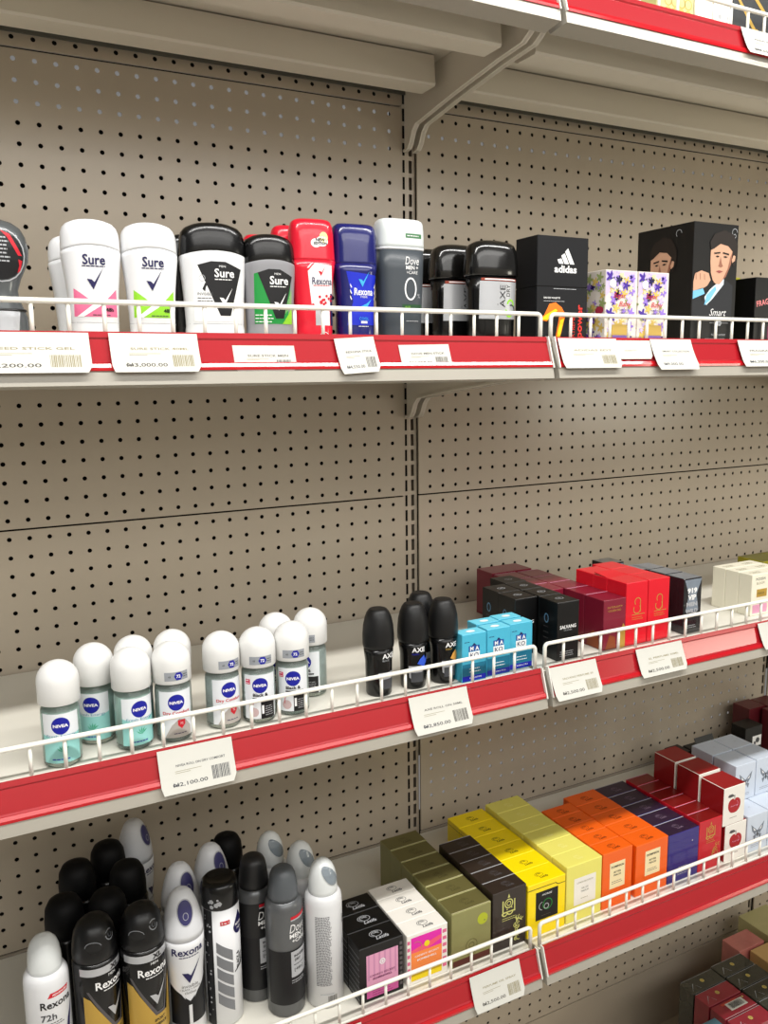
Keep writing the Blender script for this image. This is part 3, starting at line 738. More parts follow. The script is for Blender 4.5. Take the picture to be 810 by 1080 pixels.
for x, y, lab in [(0.1675, -0.2535, 'rear left of the block'), (0.2105, -0.2815, 'second of the right column'), (0.2105, -0.2410, 'rearmost of the right column')]:
    dup(k0, (x, y, zm), label='bright red perfume carton, ' + lab)
def ex(t):
    q = MB(); q.add([(0.001, -.0005, .0930), (.040, -.0005, .0930), (.040, .028, .0952), (.001, .028, .0965), (.001, .001, .0925), (.040, .001, .0925), (.040, .028, .0942), (.001, .028, .0955)], [(0, 1, 2, 3), (7, 6, 5, 4), (0, 4, 5, 1), (2, 6, 7, 3), (0, 3, 7, 4), (1, 2, 6, 5)], RB); q.build('tuck_flap', t)
carton('perfume_carton', 'bright red carton with slightly lifted top flap, behind the left front one', 'perfume box', (0.1675, -0.2820, zm), 0.0415, 0.028, 0.0925, RB, extra=ex, group='bright red perfume cartons')
SV = mat('wrinkled_silver_black_card', (120, 126, 134), .28, coat=.6, noise=.35, nscale=50, bump=.8); SVK = mat('glossy_charcoal_card', (32, 32, 36), .2, coat=.8, noise=.5, nscale=40, bump=.8)
def d(b, F, Tp, L):
    b.poly(F, [(.001, .083), (.036, .083), (.026, .060), (.031, .034), (.004, .034), (.010, .060)], mat('steel_grey_print', (124, 134, 146), .3, noise=.2, nscale=60), 1, .1)
    for i, (t, h) in enumerate((('919', .0085), ('VIP', .0085), ('MEN', .0065), ('WILD', .0065))): b.text(F, t, .0165, .066 - i * .0105, h, WPRINT if i < 2 else LGREY, 3, w=(.020, .017, .022, .025)[i], bold=.05)
    b.lines(F, .018, .012, .02, 2, .003, .0008, LGREY, 2)
k0 = carton('perfume_carton', 'grey and black shrink-wrapped perfume carton with large white numerals', 'perfume box', (0.2825, -0.322, zm), 0.0365, 0.036, 0.0850, SVK, top=SV, deco=d, group='grey perfume cartons with numerals')
dup(k0, (0.2830, -0.284, zm), label='shrink-wrapped grey carton directly behind the one with large numerals')
dup(k0, (0.2550, -0.2440, zm), label='shrink-wrapped grey carton behind the bright red block, left one')
dup(k0, (0.2835, -0.2465, zm), label='shrink-wrapped grey carton, third behind the numerals'); dup(k0, (0.2560, -0.1850, zm), label='shrink-wrapped grey carton nearest the back panel')
CR = mat('ivory_card', (236, 232, 212), .38, coat=.1)
def d(b, F, Tp, L):
    b.text(F, 'MODERN', .020, .060, .0045, INKG, 1, w=.022); b.text(F, 'BLOOM', .020, .053, .004, INKT, 1, w=.018); b.rect(F, .012, .036, .030, .043, GOLD, 1, .1); b.text(F, 'PARFUM', .022, .036, .004, OLT, 2, w=.015)
    b.rect(F, .004, .038, .004, .018, PINKL, 1, .1); b.text(Tp, 'MODERN', .020, .013, .0035, INKT, 1, w=.022); b.text(Tp, 'BLOOM', .020, .008, .003, INKT, 1, w=.018)
k0 = carton('perfume_carton', 'ivory perfume carton with gold band, front of the row at the right edge', 'perfume box', (0.4480, -0.3080, zm), 0.044, 0.0255, 0.0680, CR, deco=d, group='ivory perfume cartons')
for i, l in enumerate(('second', 'third')): dup(k0, (0.4480, -0.3080 + .0262 * (i + 1), zm), label='ivory perfume carton in the left ivory row, %s from the front' % l)
for i, l in enumerate(('front', 'middle', 'rear')): dup(k0, (0.4935, -0.3080 + .0262 * i, zm), label='ivory perfume carton of the right ivory row, %s one' % l)
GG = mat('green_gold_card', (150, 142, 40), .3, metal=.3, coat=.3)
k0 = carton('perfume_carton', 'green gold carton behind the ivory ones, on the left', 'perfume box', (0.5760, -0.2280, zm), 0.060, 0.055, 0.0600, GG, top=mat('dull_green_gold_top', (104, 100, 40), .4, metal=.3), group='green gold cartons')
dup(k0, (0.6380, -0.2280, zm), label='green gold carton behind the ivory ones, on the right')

# ------------------------------------------------------------------ upper shelf cartons
zu = DK['upper']
def d(b, F, Tp, L):
    # three slanting bars
    cx, cy = .046, .100
    for bx, hh in ((-.0118, .0065), (-.0030, .0130), (.0058, .0195)):
        x = cx + bx; b.poly(F, [(x, cy), (x + .0072, cy), (x + .0072 - .55 * hh, cy + hh), (x - .55 * hh * .76, cy + hh * .76)], WPRINT, 1, .1)
    b.text(F, 'adidas', .045, .0935, .0092, WPRINT, 1, w=.036, bold=.03)
    b.lines(F, .047, .0690, .042, 1, .003, .0008, LGREY, 2); b.text(F, 'EAU DE TOILETTE', .024, .0575, .0022, WPRINT, 1, w=.026, bold=.02); b.lines(F, .030, .0535, .038, 1, .002, .0007, LGREY, 1)
    b.poly(F, [(.003, .030), (.012, .036), (.020, .050), (.030, .052), (.040, .046), (.047, .036), (.043, .033), (.036, .040), (.028, .038), (.016, .028)], ORNG, 1, .1)
    b.poly(F, [(.006, .030), (.014, .036), (.030, .044), (.033, .042), (.018, .030)], YEL, 2, .1); b.poly(F, [(.036, .034), (.046, .036), (.038, .008), (.030, .004)], ORNG, 1, .1); b.poly(F, [(.038, .030), (.044, .032), (.038, .010), (.032, .006)], YEL, 2, .1)
    b.text(F, 'power', .0720, .029, .0100, mat('neon_red_print', (236, 50, 40), .45), 1, w=.042, rot=PI / 2, bold=.02); b.text(F, 'EXTREME', .0590, .020, .0055, mat('neon_red_print', (236, 50, 40), .45), 1, w=.030, rot=PI / 2)
carton('cologne_box', 'tall black sports cologne box with white three-bar logo and orange flame', 'cologne box', (0.0005, -0.322, zu), 0.0820, 0.0450, 0.1335, mat('charcoal_card', (18, 19, 23), .48, spec=.35), deco=d, lid=(0.0715, 0.0010))
def d(b, F, Tp, L):
    w, h = .0525, .096
    rr = random.Random(12); lil = mat('lilac_print', (150, 120, 210), .5); dv = mat('dark_violet_print', (70, 40, 150), .5); yl = mat('soft_yellow_print', (214, 186, 96), .5); gr = mat('leaf_green_print', (150, 166, 104), .5); mg = mat('crimson_flower_print', (170, 40, 70), .5)
    def blob(S, cx, cy, r, m, lay, k):
        b.poly(S, [(min(max(cx + r * (1 + .45 * math.cos(k * 2 * PI * i / 30)) * math.cos(2 * PI * i / 30), .0004), w - .0004), min(max(cy + r * (1 + .45 * math.cos(k * 2 * PI * i / 30)) * math.sin(2 * PI * i / 30), .0005), h - .0005)) for i in range(30)], m, lay, .1)
    b.poly(F, [(.0005, .062), (.020, .080), (.052, .066), (.052, .095), (.0005, .095)], mat('pale_lilac_print', (200, 186, 230), .5), 1, .1)
    for i in range(70):
        y = rr.choice([rr.uniform(.002, .034), rr.uniform(.030, .090), rr.uniform(.058, .092)]); blob(F, rr.uniform(.004, .048), y, rr.uniform(.002, .005), [lil, mat('pale_lilac_print', (200, 186, 230), .5), dv, mat('cream_flower_print', (226, 214, 170), .5), gr, lil, yl][i % 7], 2 + (i % 3), 5)
    blob(F, .008, .088, .006, dv, 3, 5); blob(F, .022, .084, .0045, NAVY, 4, 5); blob(F, .008, .040, .006, dv, 4, 5); b.disc(F, .012, .079, .0058, WPRINT, 5); b.ring(F, .012, .079, .0045, .0004, lil, 6)
    b.poly(F, [(.003, .006), (.020, .008), (.022, .020), (.006, .022)], yl, 1, .1); b.rect(F, .012, .044, .003, .026, mat('ochre_window_print', (190, 160, 80), .5), 5, .1); b.rect(F, .013, .043, .003, .012, lil, 6, .1)
    b.text(F, 'Sugar', .024, .063, .0085, REDP, 6, w=.022, shear=.35); b.text(F, 'Baby', .034, .052, .0090, REDP, 6, w=.022, shear=.35); b.text(F, 'BODY MIST', .032, .0455, .0022, DGREY, 6, w=.016); b.text(F, 'FOR HER', .032, .0415, .0022, DGREY, 6, w=.014)
    for i in range(46):
        blob(L, rr.uniform(.005, .040), rr.uniform(.005, .090), rr.uniform(.003, .006), [lil, dv, yl, gr][i % 4], 1 + i % 3, 5)
    b.disc(L, .034, .045, .008, mg, 5, ry=.005)
FL = mat('floral_white_card', (222, 214, 206), .4)
k0 = carton('body_mist_box', 'white carton with purple flowers and red script, left of the pair', 'perfume box', (0.1130, -0.322, zu), 0.0560, 0.0440, 0.0965, FL, deco=d, group='floral body mist cartons')
dup(k0, (0.1705, -0.322, zu), label='white carton with purple flowers and red script, right of the pair')

# portrait box
SKIN = mat('printed_skin', (205, 160, 132), .45); SKD = mat('printed_skin_shade', (150, 100, 80), .45); HAIR = mat('printed_hair', (34, 26, 22), .5); SUIT = mat('printed_suit', (34, 36, 40), .5); SHIRT = mat('printed_pale_blue', (120, 190, 230), .5); SHW = mat('printed_shirt_white', (214, 230, 240), .5)
def portrait(b, S, ox, oy, k, ky, suit=True, wmax=.0868):
    def pp(pts, m, l): b.poly(S, [(min(max(ox + x * k, .0012), wmax), oy + y * ky) for x, y in pts], m, l, .1)
    if suit:
        pp([(-.045, -.052), (.040, -.052), (.040, .010), (.022, .022), (-.004, .006), (-.018, -.020), (-.028, .000), (-.045, -.006)], SUIT, 1)
        pp([(-.004, .002), (.022, .024), (.022, .012), (.002, -.014), (-.010, -.026), (-.014, -.012)], SHW, 2)
        pp([(-.010, -.008), (.006, .008), (.008, .002), (-.004, -.018), (-.014, -.026)], SHIRT, 3)
        pp([(-.040, -.016), (-.040, -.002), (-.018, .004), (-.014, -.006)], SHIRT, 4)
        pp([(-.037, -.002), (-.040, .014), (-.034, .028), (-.022, .034), (-.008, .030), (-.004, .018), (-.010, .008), (-.018, .003)], SKIN, 4)   # fist
        for i in range(3): pp([(-.033 + i * .008, .030 - i * .001), (-.032 + i * .008, .030 - i * .001), (-.031 + i * .008, .018), (-.032 + i * .008, .018)], SKD, 5)
    pp([(.014, .014), (.026, .026), (.030, .046), (.006, .030), (.002, .014)], SKD, 3)                                    # neck
    pp([(.000, .018), (-.004, .030), (-.006, .050), (-.006, .072), (.000, .086), (.014, .094), (.030, .090), (.036, .072), (.034, .048), (.026, .028), (.014, .012), (.006, .012)], SKIN, 4)  # face
    pp([(-.006, .070), (-.008, .084), (.000, .098), (.018, .106), (.036, .100), (.046, .082), (.046, .058), (.040, .044), (.036, .048), (.036, .070), (.027, .079), (.012, .082), (.000, .073)], HAIR, 5)  # hair
    pp([(.036, .050), (.041, .054), (.042, .062), (.038, .064), (.035, .056)], SKIN, 6)                                   # ear
    pp([(.000, .066), (.012, .068), (.012, .0655), (.001, .0635)], HAIR, 6); pp([(.017, .068), (.029, .066), (.029, .063), (.017, .0655)], HAIR, 6)   # brows
    pp([(.003, .060), (.007, .0615), (.011, .060), (.007, .058)], HAIR, 6); pp([(.018, .060), (.022, .0615), (.027, .060), (.022, .058)], HAIR, 6)    # eyes
    pp([(.013, .060), (.0105, .046), (.009, .043), (.014, .041), (.0185, .043), (.016, .048)], SKD, 5)                    # nose
    pp([(.005, .034), (.0115, .036), (.019, .0345), (.012, .031)], mat('printed_lips', (150, 74, 70), .5), 6)             # mouth
    pp([(.026, .028), (.034, .048), (.036, .070), (.032, .060), (.028, .040), (.018, .018)], SKD, 5)                      # cheek shade
def d(b, F, Tp, L):
    portrait(b, F, .0390, .076, 1.04, .79)
    b.text(F, 'Smart', .052, .046, .0100, WPRINT, 6, w=.034, shear=.4); b.text(F, 'COLLECTION', .054, .037, .0036, WPRINT, 6, w=.030); b.rect(F, .036, .074, .031, .0315, LGREY, 6, .1); b.disc(F, .056, .031, .0045, LGREY, 7, n=6); b.text(F, 'EDP', .056, .031, .002, KPRINT, 8)
    b.text(F, 'FOR HIM INTENSE', .056, .0145, .0025, LGREY, 2, w=.028); b.lines(F, .052, .009, .046, 1, .003, .0009, LGREY, 2)
    b.ring(F, .080, .158, .005, .0007, LGREY, 1, a0=0, a1=4); b.ring(F, .080, .153, .0025, .0007, LGREY, 1)
    portrait(b, L, .034, .067, .95, .82, suit=False)
    b.ring(L, .080, .156, .005, .0007, LGREY, 1, a0=0, a1=4)
carton('perfume_box', 'large black box with portrait of a dark haired man in suit', 'perfume box', (0.2710, -0.322, zu), 0.0880, 0.1080, 0.1685, mat('matte_black_card', (13, 12, 12), .42), deco=d)
carton('perfume_box', 'yellow green narrow box tucked behind the portrait box', 'perfume box', (0.3900, -0.2700, zu), 0.040, 0.045, 0.1040, mat('chartreuse_card', (160, 156, 40), .4))
def d(b, F, Tp, L):
    b.text(F, 'FRAGRANCE', .034, .066, .0085, mat('blush_print', (224, 130, 130), .45), 1, w=.062, rot=.20, bold=.02); b.rect(F, .03, .07, .004, .028, mat('dull_plum_print', (120, 50, 80), .5), 1, .1); b.lines(F, .05, .02, .03, 3, .005, .001, PINKL, 2)
carton('perfume_box', 'black box with slanting pink lettering at the right edge', 'perfume box', (0.4010, -0.322, zu), 0.0800, 0.050, 0.0985, KCART, deco=d)

# ------------------------------------------------------------------ top shelf goods
zt = DK['top']
def d(b, F, Tp, L):
    for i in range(8): b.ring(F, .02 + .012 * (i % 4), .018 + .014 * (i // 4), .006, .0012, GOLD, 1)
    b.rect(F, .004, .070, .002, .008, WPRINT, 1, .1)
carton('perfume_box', 'pale green gold patterned box on the topmost shelf', 'perfume box', (0.185, -0.322, zt), 0.066, 0.05, 0.120, mat('pale_pistachio_card', (212, 206, 140), .4), deco=d)
def d(b, F, Tp, L):
    b.rect(F, .0585, .0605, .010, .030, LGREY, 1, .1); b.disc(F, .045, .028, .003, LGREY, 1)
carton('perfume_box', 'plain white box on the topmost shelf beside the pistachio one', 'perfume box', (0.2555, -0.322, zt), 0.068, 0.05, 0.120, WCARD, deco=d)
def d(b, F, Tp, L):
    b.poly(F, [(.004, .060), (.010, .060), (.048, .022), (.044, .018)], GOLD, 1, .1); b.poly(F, [(.030, .070), (.034, .074), (.068, .046), (.066, .041)], GOLD, 1, .1); b.disc(F, .048, .020, .004, GOLD, 2)
carton('perfume_box', 'dark box with slanted gold bars at the upper right corner', 'perfume box', (0.3250, -0.322, zt), 0.085, 0.05, 0.130, mat('slate_card', (50, 52, 54), .35, coat=.2), deco=d)

# ------------------------------------------------------------------ stick deodorants (upper shelf)
def scaled(prof, w, dd, h): return [(z * h, rx * w / 2, ry * dd / 2) for z, rx, ry in prof]
def tick(b, S, cx, cy, k, m, l=3):
    b.poly(S, [(cx - .0075 * k, cy + .001 * k), (cx - .0018 * k, cy - .0090 * k), (cx + .0085 * k, cy + .0120 * k), (cx - .0006 * k, cy - .0020 * k), (cx - .0030 * k, cy + .0004 * k)], m, l, .003)
def stick(name, label, loc, w, dd, h, body, cap, bodym, capm, labelfn, rotz=0, p=2.6, arch=0.0, group='stick deodorants on the second shelf', capname='cap', footm=None):
    t = thing(name, label, 'deodorant stick', loc, rotz, group)
    sb = scaled(body, w, dd, h); sc = scaled(cap, w, dd, h)
    tl = (lambda x, y, z: arch * h * (1 - (2 * x / w) ** 2) * min(1, max(0, (z / h - .60) / .10))) if arch else None
    b = MB(); b.loft(sb, bodym, p=p, tilt=tl); b.build('body', t)
    b = MB(); b.loft(sc, capm, p=p, tilt=tl); b.build(capname, t)
    if footm:
        b = MB(); z1 = sb[0][0]; b.loft([(0, sb[0][1] * .9, sb[0][2] * .9), (0.012, sb[0][1] * .93, sb[0][2] * .93)], footm, p=p); b.build('foot', t)
    if labelfn:
        q = MB(); labelfn(q, S_loft(sb, p), w, h, S_loft(sc, p)); q.build('printing', t)
    return t
zU = zu
BODY_W = [(0, .78, .80), (.02, .80, .84), (.22, .82, .88), (.45, .88, .92), (.62, .96, .97), (.70, 1, 1), (.735, 1, 1)]
CAP_W = [(.735, .985, .985), (.76, .99, .99), (.84, .985, .97), (.89, .96, .93), (.925, .90, .85), (.945, .80, .72), (.955, .60, .50), (.957, .25, .2)]
CAP_IN = [(.70, 1.02, 1.02)]
def sure(accent):
    def fn(q, S, w, h, SC_):
        q.text(S, 'Sure', 0, h * .665, .0098, NAVY, 2, w=.0215, bold=.02); q.lines(S, 0, h * .612, .023, 1, .002, .0010, NAVY, 2, seed=5)
        tick(q, S, 0.0, h * .50, 1.0, NAVY)
        ax = w * .36
        q.poly(S, [(-ax, h * .20), (ax, h * .20), (ax, h * .43), (0, h * .30), (-ax * .98, h * .43)], accent, 1, .003)
        q.poly(S, [(-ax * .9, h * .20), (0, h * .32), (ax, h * .43), (ax * .2, h * .29), (-ax * .6, h * .20)], WPRINT, 2, .003)
        q.text(S, '48h', ax * .62, h * .26, .004, KPRINT, 3, bold=.03); q.lines(S, ax * .3, h * .215, .020, 1, .002, .0008, DGREY, 3)
        q.rect(S, -w * .42, w * .42, h * .150, h * .154, LGREY, 1)
    return fn
pinkA = PINK
t = stick('deodorant_stick', 'white oval deodorant stick with navy tick and pink triangles', (-0.5315, -0.300, zU), 0.0565, 0.034, 0.1165, BODY_W, CAP_W, WHITE, WHITE, sure(pinkA), arch=0.045)
t = stick('deodorant_stick', 'white oval deodorant stick with navy tick and lime green triangles', (-0.4745, -0.300, zU), 0.0560, 0.034, 0.1170, BODY_W, CAP_W, WHITE, WHITE, sure(LIME), arch=0.045)
def backprint(q, S, w, h, SC_): q.rect(S, w * .12, w * .30, h * .10, h * .42, MAG2, 1)
MAG2 = mat('raspberry_print', (170, 50, 90), .5)
stick('deodorant_stick', 'plain white deodorant stick partly hidden behind the pink marked one', (-0.538, -0.256, zU), 0.0565, 0.034, 0.1080, BODY_W, CAP_W, WHITE, WHITE, None, arch=0.045)
BODY_M = [(0, .86, .86), (.02, .89, .9), (.10, .90, .92), (.14, .88, .90), (.30, .90, .92), (.5, .95, .96), (.68, 1, 1), (.715, 1.0, 1.0), (.735, .94, .96)]
CAP_M = [(.715, .985, 1.0), (.73, 1.0, 1.02), (.80, .99, 1.0), (.87, .97, .96), (.91, .93, .90), (.938, .82, .76), (.953, .60, .52), (.957, .28, .2)]
def suremen(leftm, body, txtm=WPRINT, green=False):
    def fn(q, S, w, h, SC_):
        top = h * .645
        q.poly(S, [(-w * .36, top - .002), (-w * .1, top + .0025), (w * .1, top + .0025), (w * .36, top - .004), (w * .33, h * .50), (w * .26, h * .17), (-w * .36, h * .17)], leftm, 1, .003)
        q.poly(S, [(-w * .30, top - .001), (-w * .1, top + .003), (w * .12, top + .003), (w * .37, top - .004), (w * .18, h * .22), (w * .02, h * .22)], KPRINT, 2, .003)
        q.text(S, 'Sure', w * .10, top - .0085, .0088, txtm, 3, w=.0215, bold=.02); q.text(S, 'MEN', w * .07, top - .0018, .0020, txtm, 3, w=.007); q.lines(S, w * .10, top - .0150, .021, 1, .002, .0009, txtm, 3)
        tick(q, S, w * .11, h * .365, .9, txtm, 3)
        if green:
            q.poly(S, [(w * .15, h * .17), (w * .36, h * .17), (w * .36, h * .33), (w * .28, h * .26)], LIME, 2, .003); q.lines(S, -w * .18, h * .25, .02, 3, .0035, .001, WPRINT, 3)
            q.poly(S, [(w * .17, h * .25), (w * .36, h * .50), (w * .36, h * .33)], mat('faint_green_print', (130, 170, 110), .5), 1, .003)
        else:
            q.text(S, 'INVISIBLE', -w * .20, h * .40, .0030, DGREY, 3, w=.016); q.lines(S, -w * .19, h * .365, .017, 2, .0028, .0009, DGREY, 3)
            q.ring(S, -w * .24, h * .53, .003, .0005, LGREY, 3); q.poly(S, [(-w * .24, h * .44), (-w * .20, h * .49), (-w * .16, h * .49), (-w * .19, h * .45), (-w * .20, h * .42)], KPRINT, 3, .003)
            q.rect(S, -w * .42, w * .42, h * .150, h * .154, LGREY, 1)
    return fn
stick('deodorant_stick', 'white deodorant stick with black cap and black wedge label', (-0.4080, -0.298, zU), 0.0700, 0.036, 0.1220, BODY_M, CAP_M, WHITE, BLACK, suremen(WPRINT, WHITE), arch=0.045)
stick('deodorant_stick', 'black capped stick mostly hidden behind the white black-capped one', (-0.418, -0.250, zU), 0.0700, 0.036, 0.1170, BODY_M, CAP_M, BLACK, BLACK, None, arch=0.045)
SILB = mat('silver_grey_plastic', (138, 138, 142), .35)
stick('deodorant_stick', 'grey deodorant stick with black cap and green label', (-0.3470, -0.300, zU), 0.0590, 0.035, 0.1140, BODY_M, CAP_M, SILB, BLACK, suremen(GREEN, SILB, green=True), arch=0.045)
# red and blue waisted sticks
BODY_R = [(0, .74, .86), (.02, .80, .9), (.12, .82, .9), (.30, .82, .86), (.48, .88, .9), (.60, .96, .96), (.665, 1, 1.0)]
CAP_R = [(.665, 1.0, 1.0), (.68, .985, 1.0), (.78, .96, .98), (.88, .94, .93), (.94, .90, .86), (.975, .84, .74), (.992, .74, .58), (1, .62, .40)]
REDPL = mat('cherry_red_plastic', (214, 16, 44), .28, coat=.4)
def rexred(q, S, w, h, C2):
    x = w * .10
    q.poly(S, [(x - .014, h * .575), (x - .006, h * .640), (x + .014, h * .625), (x + .016, h * .30), (x + .004, h * .26), (x - .010, h * .30)], WPRINT, 1, .003)
    tick(q, S, x + .002, h * .575, .55, REDP); q.text(S, 'Rexona', x + .0025, h * .498, .0078, NAVY, 3, w=.0235, bold=.01); q.lines(S, x + .003, h * .462, .022, 1, .002, .0008, REDP, 3)
    rr = random.Random(2)
    for i in range(14): q.disc(S, x + rr.uniform(-.010, .014), h * rr.uniform(.30, .38), .0016, REDP, 3, n=8)
    q.rect(S, x - .006, x + .004, h * .14, h * .27, LGREY, 1); q.rect(S, x + .004, x + .011, h * .14, h * .26, WPRINT, 1); q.rect(S, x + .012, x + .017, h * .14, h * .40, NAVY, 2)
    q.ring(S, x + .004, h * .04, .006, .0006, WPRINT, 1, a0=0, a1=PI)
    q.poly(S, [(x - .015, h * .60), (x - .013, h * .60), (x - .009, h * .635), (x - .011, h * .635)], WPRINT, 1, .003)
    q.disc(C2, x + .003, h * .815, .0070, WPRINT, 1, ry=.0055); q.disc(C2, x + .005, h * .845, .005, mat('cream_sticker', (238, 224, 150), .5), 1, ry=.006); q.disc(C2, x - .004, h * .80, .006, WPRINT, 1, ry=.0048)
    q.text(C2, 'NEW', x + .001, h * .826, .0032, KPRINT, 3, w=.011, bold=.03); q.text(C2, 'EDITION', x + .001, h * .798, .0030, KPRINT, 3, w=.015, bold=.03)
t = stick('deodorant_stick', 'red deodorant stick with white label and round sticker on the cap', (-0.2960, -0.300, zU), 0.0530, 0.034, 0.1335, BODY_R, CAP_R, REDPL, REDPL, rexred, p=2.8, rotz=-0.12)
stick('deodorant_stick', 'red deodorant stick directly behind the front red one', (-0.300, -0.252, zU), 0.0530, 0.034, 0.1335, BODY_R, CAP_R, REDPL, REDPL, None, p=2.8)
stick('deodorant_stick', 'red capped stick farthest back, showing left of the red pair', (-0.318, -0.200, zU), 0.0500, 0.034, 0.1300, BODY_R, CAP_R, REDPL, REDPL, None, p=2.8)
BLPL = mat('deep_blue_plastic', (20, 24, 96), .24, coat=.5); CYAN = mat('cyan_print', (60, 170, 230), .45)
def rexblue(q, S, w, h, C2):
    x = w * .10
    q.poly(S, [(x - .020, h * .15), (x + .016, h * .15), (x + .019, h * .57), (x - .021, h * .60), (x - .013, h * .35)], mat('cobalt_print', (20, 40, 190), .4), 1, .003)
    tick(q, S, x, h * .53, .85, CYAN); q.text(S, 'Rexona', x, h * .432, .0080, WPRINT, 3, w=.0235, bold=.02); q.text(S, 'XTREME', x, h * .388, .0020, WPRINT, 3, w=.009)
    q.poly(S, [(x - .009, h * .29), (x + .004, h * .335), (x + .010, h * .37), (x + .004, h * .30), (x + .010, h * .28), (x - .002, h * .285)], CYAN, 3, .003)
    q.text(S, 'COOL', x, h * .205, .0034, CYAN, 3, w=.012); q.rect(S, x - .004, x + .004, h * .165, h * .185, WPRINT, 3); q.lines(S, x, h * .14, .014, 1, .002, .0007, WPRINT, 3)
    for i in range(3):
        q.poly(S, [(x - .0165, h * (.50 - .05 * i)), (x - .0145, h * (.47 - .05 * i)), (x - .0150, h * (.46 - .05 * i)), (x - .0165, h * (.48 - .05 * i))], WPRINT, 3, .003)
        q.poly(S, [(x + .0155, h * (.50 - .05 * i)), (x + .0140, h * (.47 - .05 * i)), (x + .0145, h * (.46 - .05 * i)), (x + .0155, h * (.48 - .05 * i))], WPRINT, 3, .003)
CAP_B = [(.665, 1.0, 1.0), (.68, .985, 1.0), (.80, .98, .98), (.90, .97, .93), (.955, .94, .84), (.985, .88, .70), (1, .78, .45)]
t = stick('deodorant_stick', 'deep blue deodorant stick with cyan tick', (-0.2435, -0.300, zU), 0.0530, 0.034, 0.1315, BODY_R, CAP_B, BLPL, BLPL, rexblue, p=2.9, rotz=-0.05)
stick('deodorant_stick', 'white capped stick hidden behind the blue and dark grey ones', (-0.222, -0.250, zU), 0.0500, 0.034, 0.1330, BODY_R, CAP_B, WHITE, WHITE, None, p=2.9)
# dark grey 0% stick
BODY_D = [(0, .80, .86), (.02, .86, .9), (.3, .92, .93), (.6, .98, .98), (.76, 1, 1)]
CAP_D = [(.765, 1.0, 1.02), (.80, 1.01, 1.04), (.90, 1.0, 1.02), (.96, .985, .96), (.985, .94, .86), (1.0, .84, .66)]
SLATE = mat('slate_plastic', (64, 70, 76), .36); FROST = mat('frosted_white_plastic', (214, 220, 220), .3)
def dove(q, S, w, h, C2):
    x = w * .14
    q.text(S, 'Dove', x, h * .665, .0090, WPRINT, 2, w=.0185, shear=.2); q.text(S, 'MEN +', x, h * .610, .0042, WPRINT, 2, w=.0165, bold=.02); q.text(S, '+CARE', x, h * .572, .0036, WPRINT, 2, w=.0150)
    q.ring(S, x - .002, h * .44, .0072, .0019, WPRINT, 2, ry=.0120, n=28); q.text(S, '%', x + .0095, h * .385, .0046, LGREY, 2)
    q.rect(S, x - .013, x + .016, h * .255, h * .315, mat('dark_green_print', (30, 74, 40), .5), 1); q.text(S, 'ALOE', x - .006, h * .295, .0020, LIME, 3); q.lines(S, x + .002, h * .18, .02, 1, .002, .0008, LGREY, 2)
    q.rect(C2, x - .009, x + .013, h * .845, h * .880, mat('sage_green_sticker', (70, 120, 80), .5), 1); q.lines(C2, x + .002, h * .862, .018, 1, .002, .0009, WPRINT, 2)
def doveex(t):
    q = MB(); sb = scaled(BODY_D, .0585, .036, .1405); q.loft([(0.752 * .1405, .0585 / 2 * 1.005, .036 / 2 * 1.01), (0.770 * .1405, .0585 / 2 * 1.02, .036 / 2 * 1.04)], WHITE, p=3.2); q.build('white_ring', t)
t = stick('deodorant_stick', 'dark grey deodorant stick with translucent white cap and large zero', (-0.1850, -0.300, zU), 0.0585, 0.036, 0.1405, BODY_D, CAP_D, SLATE, FROST, dove, p=3.2); doveex(t)
# black sticks with turned lettering
BODY_A = [(0, .80, .86), (.02, .84, .9), (.2, .86, .9), (.5, .90, .93), (.655, .93, .95)]
CAP_A = [(.655, .97, 1.0), (.67, 1.0, 1.03), (.74, 1.0, 1.02), (.84, .97, .98), (.91, .92, .92), (.955, .84, .82), (.985, .66, .60), (1, .35, .3)]
def axedry(q, S, w, h, C2):
    q.rect(S, -w * .36, w * .40, h * .24, h * .60, SILV, 1); q.rect(S, -w * .34, w * .40, h * .605, h * .63, mat('rust_print', (150, 60, 40), .5), 1); q.rect(S, -w * .28, w * .36, h * .613, h * .624, WPRINT, 2)
    q.text(S, 'AXE', w * .07, h * .46, .0080, KPRINT, 2, w=.0270, rot=PI / 2); q.text(S, 'DRY', w * .19, h * .515, .0055, KPRINT, 2, w=.0140, rot=PI / 2); q.text(S, 'XL', -w * .03, h * .38, .0015, DGREY, 2, rot=PI / 2)
    q.ring(S, w * .25, h * .385, .0050, .0024, LIME, 2, a0=-.5, a1=3.2); q.ring(S, w * .22, h * .31, .0055, .0024, LIME, 2, a0=2.6, a1=6.6); q.ring(S, w * .27, h * .33, .006, .0014, KPRINT, 3, a0=-1, a1=2)
t = stick('deodorant_stick', 'black deodorant stick with silver label and turned lettering, front one', (-0.0530, -0.298, zU), 0.0730, 0.040, 0.1255, BODY_A, CAP_A, BLACK, mat('smoky_black_cap', (14, 13, 12), .2, coat=.5), axedry, p=2.7)
dup(t, (-0.0760, -0.2520, zU), label='black deodorant stick with silver label, second behind the front one')
dup(t, (-0.0900, -0.2060, zU), label='black deodorant stick with silver label, rearmost of the three')
